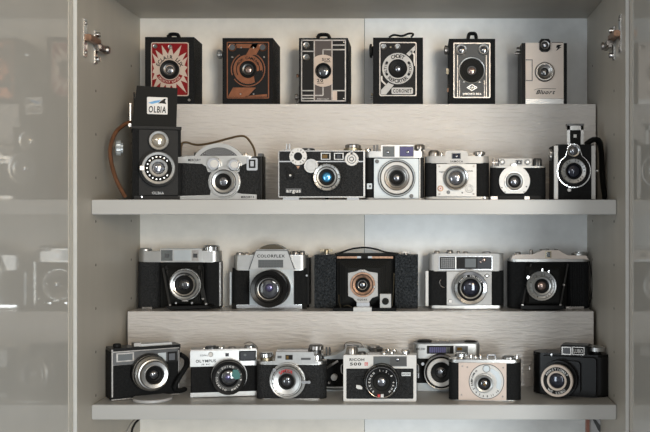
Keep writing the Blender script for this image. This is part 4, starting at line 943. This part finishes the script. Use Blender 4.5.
# folding camera hidden behind
r = Rig('folding_camera', 'folding camera mostly hidden behind the white-framed camera with red and black lettering', 362, .106, Z, 0)
r.P('body', lambda p: (p.pill('lea', 318, 357, 402, 391.6, .004, .034, .010),))
r.P('top_plate', lambda p: (p.poly('fro', [(318, 359), (324, 357), (336, 354.8), (343.6, 350.6), (346, 348), (366, 348), (372, 354), (398, 355), (402, 359)], .0, .034, .0008),), label='pale silver top plate')
r.P('base_plate', lambda p: (p.pill('fro', 318, 389.6, 402, 391.8, 0, .036, .010), p.pill('alu', 318, 386.6, 402, 388.4, 0, .036, .010)))
r.P('finder', lambda p: (p.box('dim', 345, 344, 361, 350, .002, .02, .0008), p.box('mat', 347, 345.4, 352, 349, .0012, .004, .0002), p.box('gry', 354, 345.4, 359, 349, .0012, .004, .0002), p.wire('chr', [(344, 349, .002), (345, 343.4, .002), (352, 341.8, .002), (361, 343.6, .002), (364, 349, .002)], .0014)))
r.P('winding_knob', lambda p: (p.knob('drk', 374, 347, 351, 9, .018, .03), p.knob('dim', 374, 350.6, 354.8, 7, .018, 0), p.knob('dim', 374, 345.4, 347.2, 6, .018, 0)))
r.P('top_control', lambda p: (p.knob('chr', 388, 348.6, 355, 2.4, .014), p.knob('chr', 394.4, 349.2, 355, 2.2, .014)))
r.P('top_post', lambda p: (p.knob('drk', 326.6, 347, 356.4, 1, .014, 0), p.knob('drk', 329.6, 347, 356.4, 1, .014, 0)))
r.P('strut', lambda p: (p.strap('dim', [(326.6, 368, -.002), (332, 364.6, -.004), (338, 361, -.004)], .002, .004), p.disc('dim', 329, 383, 1.2, -.004, .004)))
r.P('focus_disc', lambda p: (p.disc('wht', 334, 377.6, 3.2, -.004, .006), p.dome('wht', 334, 377.6, 2.4, -.004, .001)), label='white round stud')

# white-framed camera in front
r = Rig('rangefinder_camera', 'white-framed black camera with red and black lettering at its top left, standing at the front', 379.8, .022, Z, 0)
r.P('body', lambda p: (p.box('wht', 343.4, 355, 416.4, 401.6, 0, .024, .0014, r=1.2), p.box('blk', 343.2, 356, 416.6, 401, .003, .026, .001)), label='white front frame')
r.P('leather_panel', lambda p: (p.box('gleat', 346.4, 368.6, 413.4, 398.8, -.0008, .001, .0003, r=.8),), label='black grained panel')
r.P('window_band', lambda p: (p.box('drk', 373.4, 356.4, 406.8, 366.4, -.001, .001, .0002), p.box('gry', 374.4, 357.4, 389, 365.6, -.0014, 0, .0002), p.box('vel', 390, 357.4, 406, 365.6, -.0014, 0, .0002), p.dome('gsv', 397.6, 359.8, 2, -.0012, .0012)))
r.P('name_lettering', lambda p: (p.text('ink', 'RICOH', 356.8, 359.6, 2.6, -.0002, 15.6), p.text('ink', '500', 355.6, 364, 2.8, -.0002, 12), p.box('rdt', 364.6, 362.4, 367.8, 365.6, -.0005, .0005, 0), p.text('wht', 'G', 366.2, 364, 2.2, -.0006, 2.6)))
std_lens(r, 381.4, 382.6, [('blk', 17.6, 0, -.006, -.0005), ('sat', 17.2, 16.5, -.011, -.003), ('blk', 16.4, 15.2, -.019, -.004, .02), ('chr', 15.5, 14.9, -.0194, -.006), ('blk', 14.9, 8.6, -.017, -.006), ('mat', 8.6, 5, -.0165, -.008)], (5.2, -.013), -.019, gm='gsv', gh=.003, extra=lambda p: (p.arc('wht', 'RIKENON 1:2.8 40MM', 381.4, 382.6, 12, 1.9, -.0172, 90, 290), p.box('wht', 380.8, 394.4, 383.6, 397.4, -.0205, -.016, .0002), p.box('rdt', 377.6, 394.6, 380.2, 397, -.0203, -.016, .0002)))
r.P('self_timer_lever', lambda p: (p.poly('wht', [(356.4, 385), (360, 385.4), (362.4, 387.6), (362, 389.4), (357.8, 389), (356, 387.6)], -.005, -.001, .0005), p.box('blk', 357, 376.6, 360.6, 386, -.003, -.0005, .0005)), label='white tipped lever')
r.P('side_badge', lambda p: (p.box('sat', 401.6, 372.4, 410.6, 376, -.0012, -.0005, .0001), p.text('ink', 'RICOH', 406.1, 374.2, 1.6, -.0013, 8)), label='small silver badge')
for x, y, w, m in ((352, 346.4, 6, 'dim'), (362, 351.4, 4, 'drk'), (384, 351.6, 2.6, 'chr'), (391.6, 351.4, 2.2, 'chr'), (405.4, 349, 4.4, 'chr')):
    r.P('top_control', lambda p, x=x, y=y, w=w, m=m: p.knob(m, x, y, 355.4, w, .013))
r.P('accessory_shoe', lambda p: (p.box('dim', 368, 353.6, 380, 355.2, .004, .02, .0003),))
r.P('strap_lug', lambda p: p.wire('dim', [(416.6, 364, .01), (418.6, 366, .01), (418.6, 372, .01), (416.6, 374, .01)], .0014))
r.P('strap_lug', lambda p: p.wire('dim', [(343.2, 364, .01), (341.4, 366, .01), (341.4, 372, .01), (343.2, 374, .01)], .0014))

# silver camera behind right
r = Rig('viewfinder_camera', 'silver camera with purplish meter window, half hidden behind the beige-faced camera', 446.5, .106, Z, 0)
r.P('body', lambda p: (p.pill('lea', 413.4, 357, 480, 384, .001, .034, .008),))
top = r.P('top_plate', lambda p: (p.pill('alu', 413.6, 344, 480, 358.6, 0, .034, .008), p.box('drk', 414, 342.9, 479, 344.4, .003, .032, .0005)), label='silver top housing')
r.P('base_plate', lambda p: p.pill('fro', 413.4, 383, 480, 391.2, 0, .034, .008))
r.P('meter_window', lambda p: (p.box('blk', 427, 345.8, 453.6, 353.8, -.0014, .001, .0003), [p.box('gpu' if i < 8 else 'gry', 429.4 + i * 2.1, 347.2, 431 + i * 2.1, 352.6, -.002, -.001, .0002) for i in range(10)]), label='dark window with purple cells')
r.P('name_lettering', lambda p: p.text('ink', 'RICOH', 420.6, 349, 2.2, -.0003, 9), top)
r.P('finder_window', lambda p: (p.box('drk', 455.4, 346, 468, 354.6, -.001, .001, .0003), p.box('gam', 457, 347.4, 462, 350.4, -.0016, 0, .0002), p.box('gry', 462.4, 347.4, 467, 353.4, -.0016, 0, .0002)))
std_lens(r, 441, 372.6, [('blk', 17.4, 0, -.008, 0), ('alu', 17, 16, -.018, -.004), ('blk', 15.9, 14.2, -.018, -.004), ('wht', 14.2, 10.2, -.019, -.004), ('blk', 10.2, 5.6, -.018, -.008)], (5.8, -.015), -.018, gm='gsv', gh=.004)
r.P('winding_knob', lambda p: p.knob('blk', 424.6, 339.6, 343.2, 7.4, .016, .06))
r.P('rewind_knob', lambda p: p.knob('blk', 470.4, 340.4, 343.2, 6.2, .016, .06))
r.P('top_control', lambda p: (p.knob('chr', 437.4, 340.8, 343.2, 2.4, .016), p.knob('chr', 448, 340.8, 343.2, 2.4, .016)))
r.P('self_timer_lever', lambda p: (p.disc('chr', 422.8, 364, 1.8, -.004, .001), p.box('chr', 417.8, 366, 419, 378, -.003, .001, .0004, r=.5)))

# beige faced camera
r = Rig('viewfinder_camera', 'beige-faced camera with rounded black ends and a large white numbered dial round its lens', 485, .030, Z, -3)
r.P('body', lambda p: (p.pill('lea', 448.6, 362, 521.4, 400.8, 0, .028, .012),))
top = r.P('top_plate', lambda p: (p.pill('sat', 448.4, 359.8, 521.6, 363, -.0008, .029, .012),), label='silver top plate')
r.P('base_plate', lambda p: p.pill('sat', 448.4, 400, 521.6, 401.8, -.0008, .029, .012))
fpl = r.P('face_plate', lambda p: p.box('pnk', 458.6, 363, 506.4, 400.2, -.0035, .002, .0005), label='pinkish beige front plate')
for x, y in ((462.4, 366), (503.2, 367.6), (461.6, 394.6), (502.6, 396.6), (467.4, 367)): r.P('face_screw', lambda p, x=x, y=y: p.dome('dim', x, y, .9, -.0034, .0006), fpl)
d = r.P('exposure_dial', lambda p: (p.disc('drk', 486.4, 381.6, 17.6, -.0042, -.003, seg=56), p.disc('wht', 486.4, 381.6, 17.0, -.0048, -.003, seg=56), p.arc('ink', '2 3.5 4 5.6 8 11 16', 486.4, 381.6, 14.6, 2, -.0049, 250, 150, flip=True), p.arc('ink', 'KUNIK FILMA 35', 486.4, 381.6, 14.6, 1.7, -.0049, 160, 60), p.band('drk', 486.4, 368.8, 3.8, 3.4, -.0053, -.004), p.disc('fro', 486.4, 368.8, 3.4, -.0052, -.004)), label='white dial with dark numerals')
r.P('dial_index', lambda p: p.poly('fro', [(491.4, 368), (499, 372.4), (501.8, 381), (500, 390), (496, 388), (497, 381), (494.6, 375.4), (490, 371.6)], -.0054, -.0046, 0), d)
std_lens(r, 484.4, 384, [('sat', 9.8, 0, -.010, -.004, .02), ('alu', 8.8, 6.2, -.014, -.005), ('blk', 6.3, 4, -.0145, -.006)], (5.2, -.012), -.014, gm='gls', gh=.003)
r.P('lens_element', lambda p: p.dome('gam', 484.6, 384.4, 1.6, -.0146, .0012, -.0145))
r.P('folding_finder', lambda p: (p.box('chr', 487, 354.4, 496, 355.8, .006, .010, .0003), p.box('chr', 487, 354.4, 488.2, 360, .006, .010, .0003), p.box('chr', 494.8, 354.4, 496, 360, .006, .010, .0003)))
r.P('winding_knob', lambda p: (p.knob('sat', 508.6, 355.6, 360, 6.4, .014, .06), p.knob('chr', 516.8, 354.8, 360, 1.4, .012, 0)))
r.P('accessory_knob', lambda p: (p.knob('chr', 461, 352.8, 356, 6, .014, .06), p.knob('sat', 461, 355.6, 360, 4, .014, 0)))
r.P('top_control', lambda p: (p.knob('chr', 471, 354.6, 360, 1.8, .014), p.knob('chr', 475.6, 356, 360, 1.3, .012), p.knob('chr', 480.4, 355.4, 360, 1.6, .014)))

# black plastic camera, turned left
r = Rig('plastic_camera', 'black bakelite camera turned to face left, with a cream-ringed lens and shiny silver knob', 569.5, .068, Z, -19)
def pb(p):
    p.pill('plas', 531.6, 354, 607.4, 396.6, 0, .040, .014, .003)
    p.box('plas', 541, 357, 596, 395, -.008, .006, .003, r=3)
    p.box('plas', 552, 361, 580, 393, -.014, .0, .003, r=4)
r.P('body', pb)
r.P('finder_housing', lambda p: (p.pill('plas', 560, 346.6, 590, 355, -.001, .034, .006, .001), p.box('plas', 562, 345, 588, 348, .004, .03, .0015)))
r.P('finder_window', lambda p: (p.box('dim', 561.6, 346.8, 571.4, 354.8, -.0022, 0, .0003), p.box('gls', 562.8, 347.8, 570.2, 353.8, -.0028, -.001, .0002)))
r.P('name_badge', lambda p: (p.box('dim', 572.2, 347, 584.4, 355, -.0022, 0, .0003), p.box('blk', 573, 347.8, 583.6, 354.2, -.0026, -.001, .0002), p.text('wht', 'LUBO', 578.3, 351, 4, -.0028, 9.6)), label='small framed badge with pale letters')
r.P('winding_knob', lambda p: (p.knob('alu', 596.4, 345.8, 350.6, 8.6, .018, .04, top=.55), p.knob('blk', 596.4, 350.4, 354.4, 5, .018, 0)), label='silver winding knob')
r.P('shutter_release', lambda p: p.box('chr', 550.8, 353.6, 552, 359, -.002, .002, .0004))
def pl(p):
    p.arc('wht', 'ANASTIGMAT', 556.6, 381, 11.6, 2.4, -.0366, 90, 130); p.arc('wht', 'WZ LUBO', 556.6, 381, 11.6, 2.4, -.0366, 270, 90, flip=True)
std_lens(r, 556.6, 381, [('plas', 19, 0, -.022, -.008), ('plas', 17, 0, -.030, -.016), ('bei', 16.2, 13.6, -.037, -.026), ('ink', 13.7, 9.8, -.0362, -.026), ('bei', 9.9, 7.8, -.037, -.028)], (8, -.033), -.037, gm='gdb', gh=.003, extra=pl)
r.P('strap_lug', lambda p: p.wire('chr', [(607, 370, .012), (609.4, 372, .012), (609.6, 384, .012), (607.2, 388, .012)], .0016))
r.P('strap_lug', lambda p: p.wire('dim', [(531.6, 364, .012), (529.4, 366, .012), (529.8, 370, .012)], .0016))

# ================================================================ below the lower shelf
o = None
r = Rig('loop_cable', 'dark curved cable loop by the left wall, just showing under the lower shelf', 130, .10, BOTZ, 0, cat='cable')
r.P('cable', lambda p: (p.wire('mat', [(160, 414, .0), (146, 415, .0), (137.6, 420.6, .0), (133.6, 426, 0), (131.6, 434, 0), (131, 460, 0), (133, 500, 0), (136, 550, 0), (140, 580.5, 0)], .0034), p.wire('dim', [(160, 412, .006), (144, 414, .006), (133.6, 420.6, .006), (129, 427, .006), (126.6, 436, .006), (127, 470, .006), (130, 530, .006), (136, 578.6, .006)], .002)))
r = Rig('picture_frame', 'picture in a reddish wooden frame, just visible under the lower shelf', 610, .12, BOTZ, 0, cat='picture frame')
r.P('frame', lambda p: (p.box('shk', 586.6, 415, 589.6, 590, 0, .012, .0008), p.box('shk', 586.6, 413, 632 - 17, 416, 0, .012, .0008)))
r.P('picture', lambda p: (p.box('whg', 589, 416, 614, 590, .004, .008, .0002), p.poly('ink', [(596, 416), (600, 416), (613, 428), (613, 432), (611, 431)], .0034, .0042, 0), p.poly('vel', [(592, 418), (596, 420), (604, 430), (603, 436), (598, 430)], .0034, .0042, 0)))

# ================================================================ light and camera
def area(name, loc, tgt, sx, sy, power, col, spread=180):
    l = bpy.data.lights.new(name, 'AREA'); l.shape = 'RECTANGLE'; l.size = sx; l.size_y = sy; l.energy = power; l.color = col
    o = bpy.data.objects.new(name, l); COL.objects.link(o); o.location = loc
    o.rotation_euler = (Vector(tgt) - Vector(loc)).to_track_quat('-Z', 'Y').to_euler(); l.spread = math.radians(spread); return o
area('window_light', (.86, -3.0, 1.28), (-.12, .2, 1.38), .55, 1.3, 32, (.90, .97, 1.0))
area('side_fill', (-1.9, -3.0, 1.1), (0, .2, 1.4), .5, 1.2, 14, (.85, .94, 1.0))  # weak cool fill added on the left to brighten the right back
area('room_lamp', (.80, -2.3, 1.98), (.0, .2, 2.0), .5, .4, 1.35, (1.0, .74, .46), 50)
area('far_window', (.05, -4.2, 2.35), (0, .2, 1.5), .7, .35, 7, (1.0, .98, .95))
w = bpy.data.worlds.new('room_world'); S.world = w; w.use_nodes = True
nt = w.node_tree; bg = nt.nodes['Background']
tc = nt.nodes.new('ShaderNodeTexCoord'); sp = nt.nodes.new('ShaderNodeSeparateXYZ'); nt.links.new(tc.outputs['Generated'], sp.inputs[0])
def ramp(src, lo, hi, stops):
    mr = nt.nodes.new('ShaderNodeMapRange'); mr.inputs[1].default_value = lo; mr.inputs[2].default_value = hi
    cr = nt.nodes.new('ShaderNodeValToRGB'); nt.links.new(src, mr.inputs[0]); nt.links.new(mr.outputs[0], cr.inputs[0])
    e = cr.color_ramp.elements
    e[0].position, e[0].color = stops[0][0], (*stops[0][1], 1); e[1].position, e[1].color = stops[-1][0], (*stops[-1][1], 1)
    for p_, c_ in stops[1:-1]: x = e.new(p_); x.color = (*c_, 1)
    return cr.outputs[0]
vert = ramp(sp.outputs['Z'], -1, 1, [(0, (.20, .20, .21)), (.36, (.30, .31, .33)), (.46, (.56, .59, .63)), (.56, (.66, .67, .68)), (.66, (.62, .55, .45)), (.8, (.40, .33, .25)), (1, (.30, .24, .17))])
front = ramp(sp.outputs['Y'], -1, 1, [(0, (.95, .95, .95)), (.14, (1, 1, 1)), (.3, (.8, .8, .8)), (.42, (.35, .35, .35)), (.55, (.15, .15, .15)), (1, (.12, .12, .12))])
mx = nt.nodes.new('ShaderNodeMix'); mx.data_type = 'RGBA'; mx.blend_type = 'MULTIPLY'; mx.inputs[0].default_value = 1
nt.links.new(vert, mx.inputs[6]); nt.links.new(front, mx.inputs[7]); 
side = ramp(sp.outputs['X'], -1, 1, [(0, (.45, .45, .45)), (.35, (.72, .72, .72)), (.5, (.9, .9, .9)), (.62, (1, 1, 1)), (1, (1, 1, 1))])
m2 = nt.nodes.new('ShaderNodeMix'); m2.data_type = 'RGBA'; m2.blend_type = 'MULTIPLY'; m2.inputs[0].default_value = 1

nz = nt.nodes.new('ShaderNodeTexNoise'); nz.inputs['Scale'].default_value = 5.5; nz.inputs['Detail'].default_value = 3
nt.links.new(tc.outputs['Generated'], nz.inputs['Vector'])
blot = ramp(nz.outputs['Fac'], 0, 1, [(.36, (.35, .35, .36)), (.5, (.75, .75, .75)), (.6, (1.1, 1.1, 1.08))])
m3 = nt.nodes.new('ShaderNodeMix'); m3.data_type = 'RGBA'; m3.blend_type = 'MULTIPLY'; m3.inputs[0].default_value = 1
nt.links.new(mx.outputs[2], m3.inputs[6]); nt.links.new(blot, m3.inputs[7]); nt.links.new(m3.outputs[2], m2.inputs[6]); nt.links.new(side, m2.inputs[7]); nt.links.new(m2.outputs[2], bg.inputs[0])
bg.inputs[1].default_value = 1.25

for o in list(COL.objects):
    if o.parent is None and o.get('category') in ('camera',):
        z = o.location.z
        o['group'] = 'box cameras on the upper riser' if z > 1.6 else 'cameras along the upper shelf' if z > 1.5 else 'cameras on the lower riser' if z > 1.3 else 'cameras along the lower shelf'
cd = bpy.data.cameras.new('camera'); co = bpy.data.objects.new('camera', cd); COL.objects.link(co)
co.location = (0, CAMY, ZE); co.rotation_euler = (PI / 2, 0, 0)
cd.sensor_width = 36; cd.lens = F / 650 * 36; cd.shift_x = -(CX - 325) / 650; cd.clip_start = .05
cd.dof.use_dof = False
S.camera = co
S.view_settings.view_transform = 'Standard'; S.view_settings.look = 'None'; S.view_settings.gamma = 1
S.view_settings.exposure = 0.56
